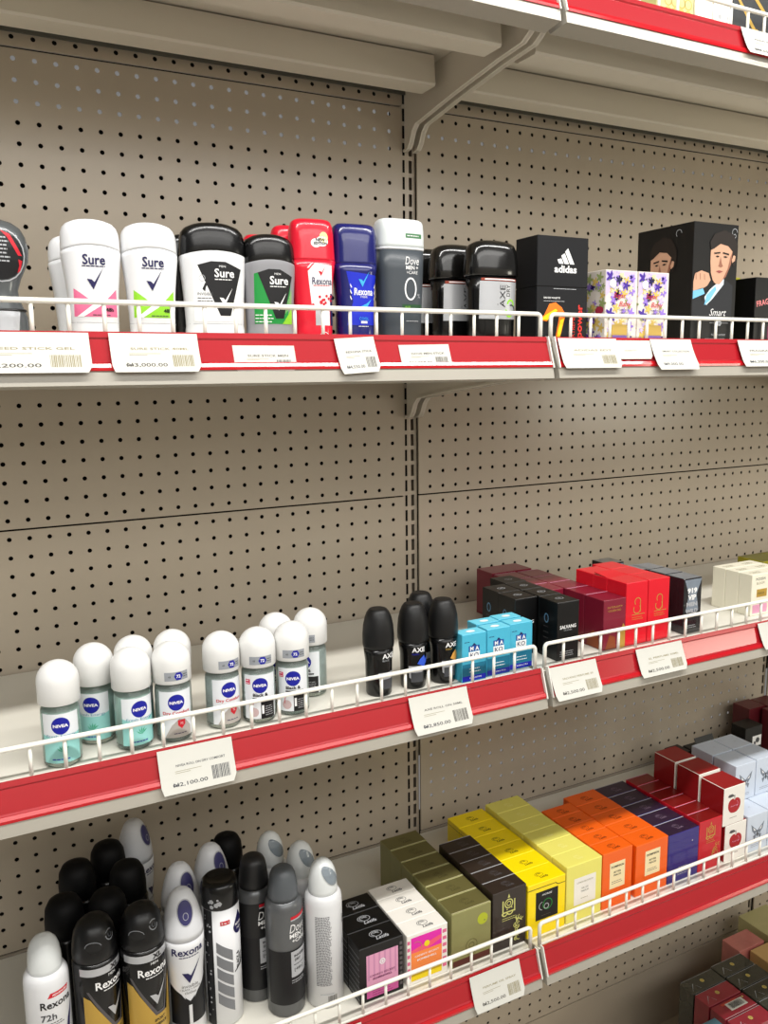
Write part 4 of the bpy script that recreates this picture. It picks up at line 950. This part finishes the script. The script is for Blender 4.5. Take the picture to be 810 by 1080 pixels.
# grey hourglass gel sticks at left edge
HG = [(0, .80, .9), (.02, .86, .95), (.20, .84, .9), (.36, .62, .8), (.42, .60, .8), (.52, .72, .86), (.66, .96, .97), (.76, 1, 1), (.86, .93, .94), (.93, .80, .8), (.975, .56, .56), (1, .26, .2)]
GUN = mat('gunmetal_plastic', (92, 96, 98), .25, coat=.4, metal=.3)
def gel(q, S, w, h, C2):
    k = .0009
    q.disc(S, w * .04, h * .70, w * .34, KPRINT, 2, ry=h * .20); q.ring(S, w * .04, h * .70, w * .36, .0012, LGREY, 3, ry=h * .215)
    q.poly(S, [(w * .06, h * .90), (w * .20, h * .87), (w * .36, h * .70), (w * .30, h * .70), (w * .16, h * .84)], REDP, 3, .003); q.poly(S, [(w * .30, h * .67), (w * .36, h * .66), (w * .33, h * .58), (w * .28, h * .56), (w * .31, h * .62)], REDP, 3, .003)
    q.rect(S, -w * .20, -w * .02, h * .575, h * .65, WPRINT, 3); q.lines(S, 0, h * .84, w * .36, 7, .0036, .0014, LGREY, 3)
    q.poly(S, [(-w * .24, h * .03), (w * .22, h * .03), (w * .28, h * .26), (-w * .10, h * .26)], SILV, 1, .003)
def gelstick(label, loc, rotz):
    t = thing('gel_deodorant', label, 'deodorant stick', loc, rotz, 'grey hourglass gel deodorants')
    sb = scaled(HG, .062, .034, .1135); b = MB(); b.loft(sb, GUN, p=2.2, n=48); b.build('body', t); q = MB(); gel(q, S_loft(sb, 2.2), .062, .1135, None); q.build('printing', t)
    q = MB(); q.loft([(.2455 * .1135, .0255, .0152), (.2655 * .1135, .0252, .0150)], BLACK, p=2.2); q.build('seam_ring', t)
    return t
g = gelstick('grey hourglass gel deodorant with black oval label at the left edge', (-0.6180, -0.290, zU), 0.10)
dup(g, (-0.6480, -0.318, zU), label='grey hourglass gel deodorant cut off by the left frame edge')

# ------------------------------------------------------------------ glass roll-ons (middle shelf)
GLASS = mat('greenish_clear_glass', (206, 220, 212), .06, trans=.85, ior=1.35); FROSTL = mat('frosted_label_film', (206, 214, 218), .4)
LAB = mat('label_white_film', (228, 232, 236), .4); CAPW = mat('white_dome_cap', (228, 228, 226), .35); TEALF = mat('aqua_label_film', (150, 212, 208), .4); TEAL2 = mat('mint_leaf_print', (60, 170, 130), .5)
NVB = mat('round_blue_print', (18, 26, 150), .4)
def rollon(label, loc, rotz, kind, band):
    t = thing('glass_roll_on', label, 'roll-on deodorant', loc, rotz, 'glass roll-on deodorants with white domes')
    R = .0192
    b = MB(); b.loft([(0, R - .003, R - .003), (.0012, R - .001, R - .001), (.004, R, R), (.055, R, R), (.060, R - .0006, R - .0006), (.0635, R - .003, R - .003), (.066, R - .004, R - .004)], GLASS, n=40); b.build('bottle', t)
    b = MB(); b.loft([(.0060, R - .003, R - .003), (.058, R - .003, R - .003)], FROSTL if kind != 'fresh' else mat('pale_aqua_liquid', (190, 224, 218), .4), n=32); b.build('liquid', t)
    b = MB(); c = .0208; prof = [(.0660, c - .0006), (.0668, c), (.0885, c)]
    prof += [(.0885 + .0200 * math.sin(a), c * math.cos(a)) for a in [PI / 2 * i / 10 for i in range(1, 10)]] + [(.1086, .0012)]
    b.loft([(z, r, r) for z, r in prof], CAPW, n=40); b.build('cap', t)
    S = S_cyl(R); q = MB(); W = .0195
    q.rect(S, -W, W, .006, .058, LAB, 1, .0035)
    q.disc(S, .0, .0455, .0090, NVB, 2, L=.004); q.text(S, 'NIVEA', 0, .0455, .0034, WPRINT, 3, w=.0145, bold=.04)
    if kind == 'fresh':
        q.poly(S, [(-W, .006), (W, .006), (W, .036), (.008, .0325), (-.008, .0325), (-W, .036)], TEALF, 2, .0035); q.text(S, 'Fresh Energy', 0, .0345, .0036, mat('teal_lettering', (70, 150, 170), .5), 4, w=.029)
        for a in range(5): q.poly(S, [(.001, .018), (.001 + .007 * math.cos(.6 + a * .5), .018 + .008 * math.sin(.6 + a * .5)), (.001 + .004 * math.cos(.9 + a * .5), .018 + .005 * math.sin(.9 + a * .5))], TEAL2, 3, .004)
        q.lines(S, 0, .010, .020, 1, .002, .0012, BLUE, 3)
    elif kind == 'dry':
        q.text(S, 'Dry Comfort', 0, .0335, .0044, REDP, 3, w=.030, bold=.02); q.poly(S, [(-.014, .006), (.017, .006), (.016, .016), (.009, .025), (.002, .027), (-.006, .020)], mat('warm_grey_print', (176, 170, 164), .5), 2, .0035)
        q.poly(S, [(.0005, .0255), (.0085, .0255), (.0085, .0200), (.0045, .0155), (.0005, .0200)], REDP, 3, .004); q.text(S, '72', .0045, .0215, .0025, WPRINT, 4); q.lines(S, .004, .0105, .016, 1, .002, .0009, NAVY, 3)
    else:
        q.text(S, 'Black &', 0, .0345, .0038, KPRINT, 3, w=.017, bold=.03); q.rect(S, -.009, .012, .0295, .0312, KPRINT, 3); q.rect(S, -.0, .0175, .006, .027, KPRINT, 2, .0035)
        q.ring(S, -.0, .018, .0105, .0007, REDP, 3, a0=1.2, a1=3.4); q.disc(S, -.008, .014, .0055, mat('blush_grey_print', (200, 176, 176), .5), 2); q.rect(S, .001, .0035, .012, .022, WPRINT, 3); q.lines(S, .010, .020, .010, 5, .0025, .0007, LGREY, 3)
        q.rect(S, -.0175, -.0115, .047, .053, mat('pink_red_print', (210, 50, 90), .5), 2); q.lines(S, -.0145, .0515, .005, 2, .003, .0008, WPRINT, 3)
    q.build('label', t)
    if band:
        q = MB(); Sc = S_cyl(.0208); q.rect(Sc, -.0115, .0150, .0705, .0800, mat('silver_grey_band', (150, 154, 160), .45), 1, .0035); q.disc(Sc, .0035, .0752, .0048, NVB, 2, n=6); q.text(Sc, '72', .0033, .0752, .0036, WPRINT, 3, bold=.03); q.text(Sc, '48', -.0062, .0752, .002, DGREY, 3); q.lines(Sc, .0115, .0765, .006, 2, .0025, .0008, DGREY, 3)
        q.build('band_sticker', sub(t, 'cap'))
    return t
zM = zm
f1 = rollon('glass roll-on with aqua label, nearest the left edge of the frame', (-0.5935, -0.3130, zM), -.12, 'fresh', False)
dup(f1, (-0.5525, -0.2730, zM), -.42, 'glass roll-on with aqua label, second from the left')
dup(f1, (-0.5200, -0.3080, zM), .20, 'glass roll-on with turned aqua label, third from the left in front')
dup(f1, (-0.5090, -0.2670, zM), .0, 'glass roll-on hidden but for its dome behind the third aqua one')
d1 = rollon('glass roll-on with red script label and silver band, touching the aqua bottles', (-0.4770, -0.3090, zM), -.05, 'dry', True)
dup(d1, (-0.4655, -0.2670, zM), -.3, 'glass roll-on showing only its dome behind the first red script one')
dup(d1, (-0.4190, -0.3010, zM), .12, 'glass roll-on with red script label, standing alone in the middle')
w1 = rollon('glass roll-on with black and white label, left of the two in front', (-0.3780, -0.3060, zM), -.22, 'bw', True)
dup(w1, (-0.3355, -0.3040, zM), -.32, 'glass roll-on with black and white label, right of the two in front')
dup(w1, (-0.3385, -0.2610, zM), -.3, 'white domed roll-on peeking between the two black and white ones')
dup(w1, (-0.2940, -0.2620, zM), -.85, 'glass roll-on with label turned away, rightmost of the white domes')

# black roll-ons
def blackroll(label, loc, rotz, accent, acc2):
    t = thing('black_roll_on', label, 'roll-on deodorant', loc, rotz, 'black roll-on deodorants')
    b = MB(); sb = [(0, .0150, .0150), (.002, .0160, .0160), (.020, .0164, .0164), (.044, .0168, .0168), (.052, .0180, .0180), (.060, .0184, .0184)]
    b.loft(sb, BLACK, n=36); b.build('bottle', t)
    b = MB(); b.loft([(.0605, .0190, .0190), (.064, .0196, .0196), (.076, .0196, .0196), (.088, .0186, .0186), (.098, .0164, .0164), (.1045, .0136, .0136), (.1075, .0112, .0112), (.1082, .0098, .0098)], mat('soft_black_cap', (14, 14, 15), .45), n=36); b.build('cap', t)
    S = S_cyl(.0182); S2 = S_cyl(.0172); q = MB()
    q.text(S, 'AXE', .004, .0520, .0060, WPRINT, 2, w=.0175, bold=.02); q.text(S, 'BLACK' if accent is None else 'PHOENIX', .000, .0465, .0022, acc2, 2, w=.009)
    q.poly(S2, [(-.009, .031), (.012, .031), (.011, .024), (-.004, .013), (-.008, .016)], LGREY, 1, .004); q.rect(S2, -.006, .010, .010, .0225, DGREY, 2)
    if accent is not None:
        q.poly(S2, [(.002, .034), (.006, .040), (.012, .044), (.014, .038), (.018, .042), (.016, .034), (.012, .029)], accent, 3, .004)
    q.build('label', t)
    return t
blackroll('black roll-on with grey label foot, standing apart on the left', (-0.2215, -0.3050, zM), .05, None, LGREY)
blackroll('black roll-on with blue burst on its label, middle one', (-0.1720, -0.3040, zM), -.32, mat('electric_blue_print', (50, 90, 210), .45), BLUE)
bk = blackroll('black roll-on with gold streak on its label, right one', (-0.1290, -0.3060, zM), -.10, mat('amber_print', (224, 160, 70), .45), GOLD)
dup(bk, (-0.1375, -0.2640, zM), .2, 'black roll-on standing behind, only its cap and shoulder visible')

# ------------------------------------------------------------------ spray cans (fourth shelf)
zl = zd
def can_t(label, loc, rotz, name='spray_can', group='spray deodorant cans'): return thing(name, label, 'spray can', loc, rotz, group)
def can_white72(label, loc, rotz, cap='clear', text=True):
    t = can_t(label, loc, rotz); H = .190; R = .0240
    b = MB(); b.loft([(0, R - .002, R - .002), (.002, R, R), (.140, R, R), (.147, R - .0008, R - .0008), (.151, R - .003, R - .003), (.153, R - .006, R - .006)], WHITE, n=40); b.build('can', t)
    b = MB(); r = .0182
    def tl(x, y, z): return 0
    if cap == 'clear':
        b.loft([(.1500, r, r), (.158, r, r), (.168, r * .97, r * .97), (.177, r * .90, r * .90), (.184, r * .76, r * .76), (.189, r * .52, r * .52), (.191, r * .2, r * .2)], mat('milky_cap', (230, 234, 234), .25, coat=.2, trans=.08), n=36); b.build('cap', t)
    else:
        b.loft([(.1500, r * 1.02, r * 1.02), (.158, r * 1.02, r * 1.02), (.170, r * .99, r * .99), (.180, r * .88, r * .88), (.188, r * .68, r * .68), (.193, r * .40, r * .40), (.195, r * .12, r * .12)], mat('milky_cap', (230, 234, 234), .25, coat=.2, trans=.08), n=36); b.build('cap', t)
        q = MB(); pc = [(.158, r * 1.02), (.170, r * .99), (.180, r * .88), (.188, r * .68), (.193, r * .40), (.195, r * .12)]
        def Rc(v):
            a = pc[0]
            for c in pc[1:]:
                if v <= c[0]: return a[1] + (c[1] - a[1]) * (v - a[0]) / (c[0] - a[0])
                a = c
            return a[1]
        def Sx(u, v, e):
            rr_ = Rc(v) + .0006; q_ = max(-.99, min(.99, u / rr_)); return (u, -rr_ * math.sqrt(1 - q_ * q_) - e, v)
        q.poly(Sx, [(.010 + .0125 * math.cos(a) * .7 - .006 * math.sin(a) - .006, .1775 + .0125 * math.sin(a)) for a in [2 * PI * i / 24 for i in range(24)]], mat('grey_see_through_button', (128, 138, 146), .2, coat=.5), 2, L=.002); q.build('slanted_button', sub(t, 'cap'))
    S = S_cyl(R); q = MB()
    if text:
        q.text(S, 'Rexona', .006, .121, .0090, KPRINT, 2, w=.036, bold=.02, rot=.0); q.poly(S, [(-.004, .1290), (.020, .1290), (.022, .1345), (-.001, .1345)], REDP, 1, .004); q.text(S, 'ADVANCED', .010, .1318, .0022, WPRINT, 2, w=.018, bold=.03)
        q.text(S, '72h', -.004, .106, .0080, DGREY, 2, w=.0165, bold=.02); q.lines(S, .001, .0985, .024, 2, .0028, .0010, INKG, 2); q.text(S, 'WILD', -.004, .089, .004, REDP, 2, bold=.03); q.text(S, 'ROSE', .002, .083, .004, REDP, 2, bold=.03)
        q.poly(S, [(.014, .075), (.018, .094), (.026, .112), (.021, .088), (.018, .070)], NAVY, 2, .004); q.rect(S, -.02, .02, .03, .06, PINKL, 1, .004)
    else:
        q.lines(S, -.010, .128, .021, 46, .0021, .0012, mat('fine_grey_text', (120, 120, 124), .6), 1, seed=8); q.rect(S, -.016, .002, .020, .021, LGREY, 1)
        q.barcode(S, -.006, .006, .004, .018, INKG, 1); q.rect(S, .020, .0215, .110, .122, KPRINT, 1); q.rect(S, .0205, .0215, .08, .088, KPRINT, 1)
    q.build('printing', t)
    return t
can_white72('white spray can with milky cap and 72h lettering, bottom left corner', (-0.6255, -0.2680, zl), .10)
gA = can_white72('white spray can with fine grey text facing out, beside the black and pink cartons', (-0.2960, -0.2850, zl), .0, cap='ball', text=False)
dup(gA, (-0.3060, -0.2350, zl), label='white spray can with slanted translucent button, behind the fine text one')
dup(gA, (-0.3330, -0.1930, zl), label='white spray can farthest back of the translucent capped ones')
# black XL cans
BKC = mat('gloss_black_can', (8, 8, 9), .25, coat=.15); SMK = mat('satin_black_cap', (13, 13, 14), .34)
def can_xl(label, loc, rotz, plain=False):
    t = can_t(label, loc, rotz); R = .0255
    b = MB(); b.loft([(0, R - .002, R - .002), (.002, R, R), (.146, R, R), (.150, R - .0012, R - .0012)], BKC, n=40); b.build('can', t)
    b = MB(); r = .0240
    b.loft([(.150, r, r), (.152, r + .0008, r + .0008), (.160, r + .0008, r + .0008), (.170, r * .99, r * .98), (.180, r * .92, r * .90), (.188, r * .78, r * .72), (.1935, r * .55, r * .48), (.196, r * .2, r * .2)], SMK, n=40); c = b.build('cap', t)
    S = S_cyl(R); q = MB()
    Sc = S_cyl(lambda v: r * (1.03 if v < .168 else 1.03 - (v - .168) / .028 * .38))
    if not plain:
        h = MB(); h.disc(Sc, .007, .178, .0052, BLACK, 2, n=20, L=.003); h.ring(Sc, .007, .178, .0052, .0012, GREY, 3); h.ring(Sc, .007, .178, .0022, .0008, DGREY, 4); h.poly(Sc, [(-.024, .170), (-.012, .178), (-.004, .172), (-.006, .166), (-.018, .164)], CAV, 2, .003); h.ring(Sc, -.014, .1705, .009, .0008, GREY, 3, ry=.006, a0=.2, a1=3.0)
        h.build('nozzle', sub(t, 'cap'))
    q.rect(S, -.033, .033, .137, .146, SILV, 1, .004); q.text(S, 'XL', .008, .1415, .0062, KPRINT, 3, w=.0125, bold=.04)
    q.text(S, 'MEN', .004, .1335, .0030, WPRINT, 2, w=.009); q.text(S, 'Rexona', .004, .1240, .0096, WPRINT, 2, w=.0390, bold=.02); q.lines(S, .006, .1165, .026, 1, .002, .0011, WPRINT, 2)
    tick(q, S, .007, .093, 1.45, SILV)
    q.poly(S, [(-.026, .118), (-.023, .118), (.004, .070), (.013, .070), (.022, .118), (.0245, .118), (.015, .066), (.002, .066)], GREYD, 1, .004)
    q.poly(S, [(-.030, .040), (.002, .040), (.002, .066), (-.010, .088), (-.022, .108), (-.030, .112)], GOLD, 2, .004); q.poly(S, [(.002, .040), (.032, .040), (.032, .112), (.024, .100), (.018, .066), (.002, .066)], GOLD, 2, .004)
    q.text(S, 'SPORT', .007, .060, .0036, KPRINT, 3, w=.014, bold=.03); q.text(S, 'DEFENCE', .007, .054, .0036, KPRINT, 3, w=.018, bold=.03)
    q.build('printing', t)
    return t
x1 = can_xl('black and gold spray can with silver band, left of the two', (-0.5720, -0.2660, zl), .42)
dup(x1, (-0.5195, -0.2700, zl), .16, 'black and gold spray can with silver band, right of the two')
def can_black(label, loc, rotz, H=.190, R=.0245):
    t = can_t(label, loc, rotz, group='plain black spray cans in the shade')
    b = MB(); b.loft([(0, R - .002, R - .002), (.002, R, R), (H * .74, R, R), (H * .77, R - .002, R - .002)], BKC, n=36); b.build('can', t)
    b = MB(); r = R * .93; b.loft([(H * .765, r, r), (H * .85, r * 1.0, r * 1.0), (H * .93, r * .93, r * .93), (H * .975, r * .74, r * .74), (H * .995, r * .45, r * .45), (H, r * .2, r * .2)], mat('dull_black_cap', (4, 4, 5), .6, spec=.25), n=36); b.build('cap', t)
    return t
k = can_black('plain black spray can in the shade, left one against the panel', (-0.5720, -0.1320, zl), 0)
dup(k, (-0.5290, -0.1040, zl), label='plain black spray can in the shade, tallest looking by the grey white one')
dup(k, (-0.5150, -0.1640, zl), label='plain black spray can in the shade, directly behind the right gold one')
dup(k, (-0.5960, -0.2020, zl), label='plain black spray can behind the left gold one')
dup(k, (-0.5960, -0.250, zl), label='plain black spray can behind the gap of the two gold ones').location = (-0.5480, -0.2150, zl)
# women's tapered cans
IND = mat('indigo_button', (60, 58, 104), .35)
def can_taper(label, loc, rotz, dull=False, pb=True):
    t = can_t(label, loc, rotz, group='tapered white spray cans')
    R = .0245
    prof = [(0, .021), (.002, .0225), (.060, .0215), (.085, .0212), (.110, .0232), (.128, .0243), (.138, .0245)]
    b = MB(); b.loft([(z, r, r) for z, r in prof], WHITE, n=40); b.build('can', t)
    cp = [(.1384, .0244), (.146, .0242), (.158, .0228), (.170, .0200), (.180, .0168), (.188, .0132), (.1925, .0095), (.195, .004)]
    b = MB(); b.loft([(z, r, r * .98) for z, r in cp], mat('white_tapered_cap', (220, 222, 226), .32), n=40); b.build('cap', t)
    def Rr(v):
        a = cp[0]
        for c in cp[1:]:
            if v <= c[0]: return a[1] + (c[1] - a[1]) * (v - a[0]) / (c[0] - a[0])
            a = c
        return cp[-1][1]
    def Sc(u, v, e):
        r = Rr(v); q_ = max(-.98, min(.98, u / r)); return (u, -r * .98 * math.sqrt(1 - q_ * q_) - e, v)
    q = MB(); q.disc(Sc, 0, .1735, .0086, IND, 2, ry=.0140, n=28, L=.0025); q.ring(Sc, 0, .1735, .0092, .0010, LGREY, 3, ry=.0148, n=28); q.ring(Sc, 0, .170, .003, .0006, LGREY, 4, ry=.004); q.build('button', sub(t, 'cap'))
    pr = prof
    def Rb(v):
        a = pr[0]
        for c in pr[1:]:
            if v <= c[0]: return a[1] + (c[1] - a[1]) * (v - a[0]) / (c[0] - a[0])
            a = c
        return pr[-1][1]
    S = S_cyl(Rb); q = MB()
    q.text(S, 'Rexona', 0, .1270, .0098, NAVY, 2, w=.0400, bold=.02); q.lines(S, .003, .1195, .028, 1, .002, .0012, NAVY, 2)
    tick(q, S, .003, .097, 1.5, NAVY); q.text(S, 'invisible', .001, .0800, .0042, INKG, 2, w=.020); q.text(S, '+ BLACK + WHITE', .001, .0755, .0026, INKG, 2, w=.026); q.text(S, 'clothes', .001, .0715, .0036, INKG, 2, w=.014)
    for s in (1, -1): q.poly(S, [(s * .002, .058), (s * .010, .070), (s * .026, .082), (s * .026, .030), (s * .002, .030)], KPRINT, 1, .004)
    q.poly(S, [(-.006, .066), (0, .060), (.006, .066), (.003, .055), (-.003, .055)], KPRINT, 2, .004)
    q.build('printing', t)
    return t
tp = can_taper('white tapered spray can with indigo oval button and navy tick, front one', (-0.4700, -0.2620, zl), -.02)
dup(tp, (-0.4590, -0.2080, zl), .35, 'white tapered spray can behind the front tapered one, grey in the shade')
dup(tp, (-0.4120, -0.1835, zl), .50, 'white tapered spray can with dark button behind the black capped striped one')
dup(tp, (-0.4880, -0.0710, zl), .9, 'greyish tapered spray can standing alone against the back panel')
# black capped white striped can
def can_bw(label, loc, rotz):
    t = can_t(label, loc, rotz); R = .0228
    b = MB(); b.loft([(0, R - .002, R - .002), (.002, R, R), (.158, R, R)], WHITE, n=40); b.build('can', t)
    b = MB(); b.loft([(.158, R, R), (.160, R + .0006, R + .0006), (.180, R + .0006, R + .0006), (.186, R - .0005, R - .0005), (.190, R - .004, R - .004), (.1905, R - .006, R - .006), (.1885, R - .009, R - .009), (.188, R * .2, R * .2)], BLACK, n=40); b.build('cap', t)
    S = S_cyl(R); q = MB(); rr = random.Random(3)
    q.rect(S, -.034, -.020, .002, .158, KPRINT, 1, .004)
    for i in range(22): q.disc(S, -.033 + rr.uniform(0, .010), rr.uniform(.01, .15), rr.uniform(.0006, .0016), LGREY, 2, n=6)
    Sc = S_cyl(R + .0006)
    for i in range(7): q.disc(Sc, -.020 + rr.uniform(-.004, .010), .163 + rr.uniform(0, .010), rr.uniform(.0015, .0035), LGREY, 2, n=5)
    q.rect(S, -.010, .002, .1385, .1440, REDP, 2, .004); q.text(S, '5 in 1', -.004, .1412, .0026, WPRINT, 3, w=.009, bold=.03)
    pts = [(.016 + .0095 * math.cos(a) * (1 if math.sin(a) < 0 else (1 - .75 * math.sin(a))), .131 + (.0115 if math.sin(a) < 0 else .019) * math.sin(a)) for a in [2 * PI * i / 24 for i in range(24)]]
    q.poly(S, pts, NAVY, 2, .004); q.text(S, 'NIVEA', .016, .133, .0034, WPRINT, 3, w=.013, bold=.03); q.text(S, 'MEN', .016, .127, .0030, WPRINT, 3, w=.008)
    for i in range(5):
        y = .117 - i * .0172; q.poly(S, [(-.016, y), (.004, y - .015), (.004, y - .029), (-.016, y - .014)], mat('cool_grey_print', (120, 122, 126), .45), 2, .004)
    q.text(S, 'BLACK &', .012, .085, .005, KPRINT, 2, w=.022, rot=PI / 2, bold=.03); q.text(S, 'WHITE', .018, .083, .005, KPRINT, 2, w=.018, rot=PI / 2, bold=.03); q.poly(S, [(.006, .070), (.022, .080), (.022, .082), (.006, .072)], KPRINT, 3, .004)
    q.build('printing', t)
    return t
can_bw('white spray can with black cap and slanted grey stripes', (-0.4205, -0.2530, zl), .12)
# dark grey + black men cans
DV = mat('brushed_grey_can', (104, 106, 108), .3, metal=.5); DVC = mat('slate_grey_cap', (84, 88, 92), .38); DVK = mat('charcoal_cap', (36, 36, 37), .4)
def can_dove(label, loc, rotz, dark):
    t = can_t(label, loc, rotz); R = .0238
    b = MB(); b.loft([(0, R - .002, R - .002), (.002, R, R), (.143, R, R), (.149, R - .001, R - .001), (.153, R - .004, R - .004), (.155, R - .006, R - .006)], DV, n=40); b.build('can', t)
    b = MB(); r = .0190; b.loft([(.153, r, r), (.160, r, r), (.175, r * .93, r * .93), (.184, r * .84, r * .84), (.1895, r * .72, r * .72), (.1925, r * .5, r * .5), (.193, r * .2, r * .2)], DVK if dark else DVC, n=36); b.build('cap', t)
    S = S_cyl(R); q = MB(); W = .036
    if dark: q.rect(S, -W, W, .040, .139, mat('carbon_print', (26, 26, 27), .35), 1, .004)
    q.rect(S, -W, W, .018, .092, KPRINT, 2, .004)
    q.poly(S, [(-.004, .1335), (.024, .1335), (.024, .1375), (-.004, .1375)], REDP, 2, .004); q.rect(S, -.004, .024, .1315, .1333, LGREY, 2, .004)
    q.text(S, 'Dove', .006, .1215, .0110, WPRINT, 3, w=.024, shear=.25); q.text(S, 'MEN +', .006, .1115, .0058, WPRINT, 3, w=.024, bold=.03); q.text(S, '+CARE', .008, .1045, .0054, WPRINT, 3, w=.022, bold=.02)
    q.rect(S, -.005, .026, .055, .090, LGREY, 3, .004); q.text(S, 'INVISIBLE', .009, .0835, .0034, KPRINT, 4, w=.020, bold=.03); q.text(S, 'DRY', .004, .0780, .0034, KPRINT, 4, w=.009, bold=.03); q.lines(S, .009, .0715, .022, 1, .002, .0009, KPRINT, 4); q.text(S, '[48h]', .006, .0645, .0050, KPRINT, 4, w=.014); q.lines(S, .006, .0505, .022, 2, .003, .001, LGREY, 3)
    q.build('printing', t)
    return t
can_dove('black bodied spray can with charcoal cap and silver shoulder, behind the grey one', (-0.3700, -0.2320, zl), .10, True)
can_dove('dark grey spray can with slate cap and white lettering, front one', (-0.3460, -0.2750, zl), .18, False)
k2 = can_black('dark spray can at the back above the charcoal capped one', (-0.3780, -0.1440, zl), 0, H=.180, R=.0225)
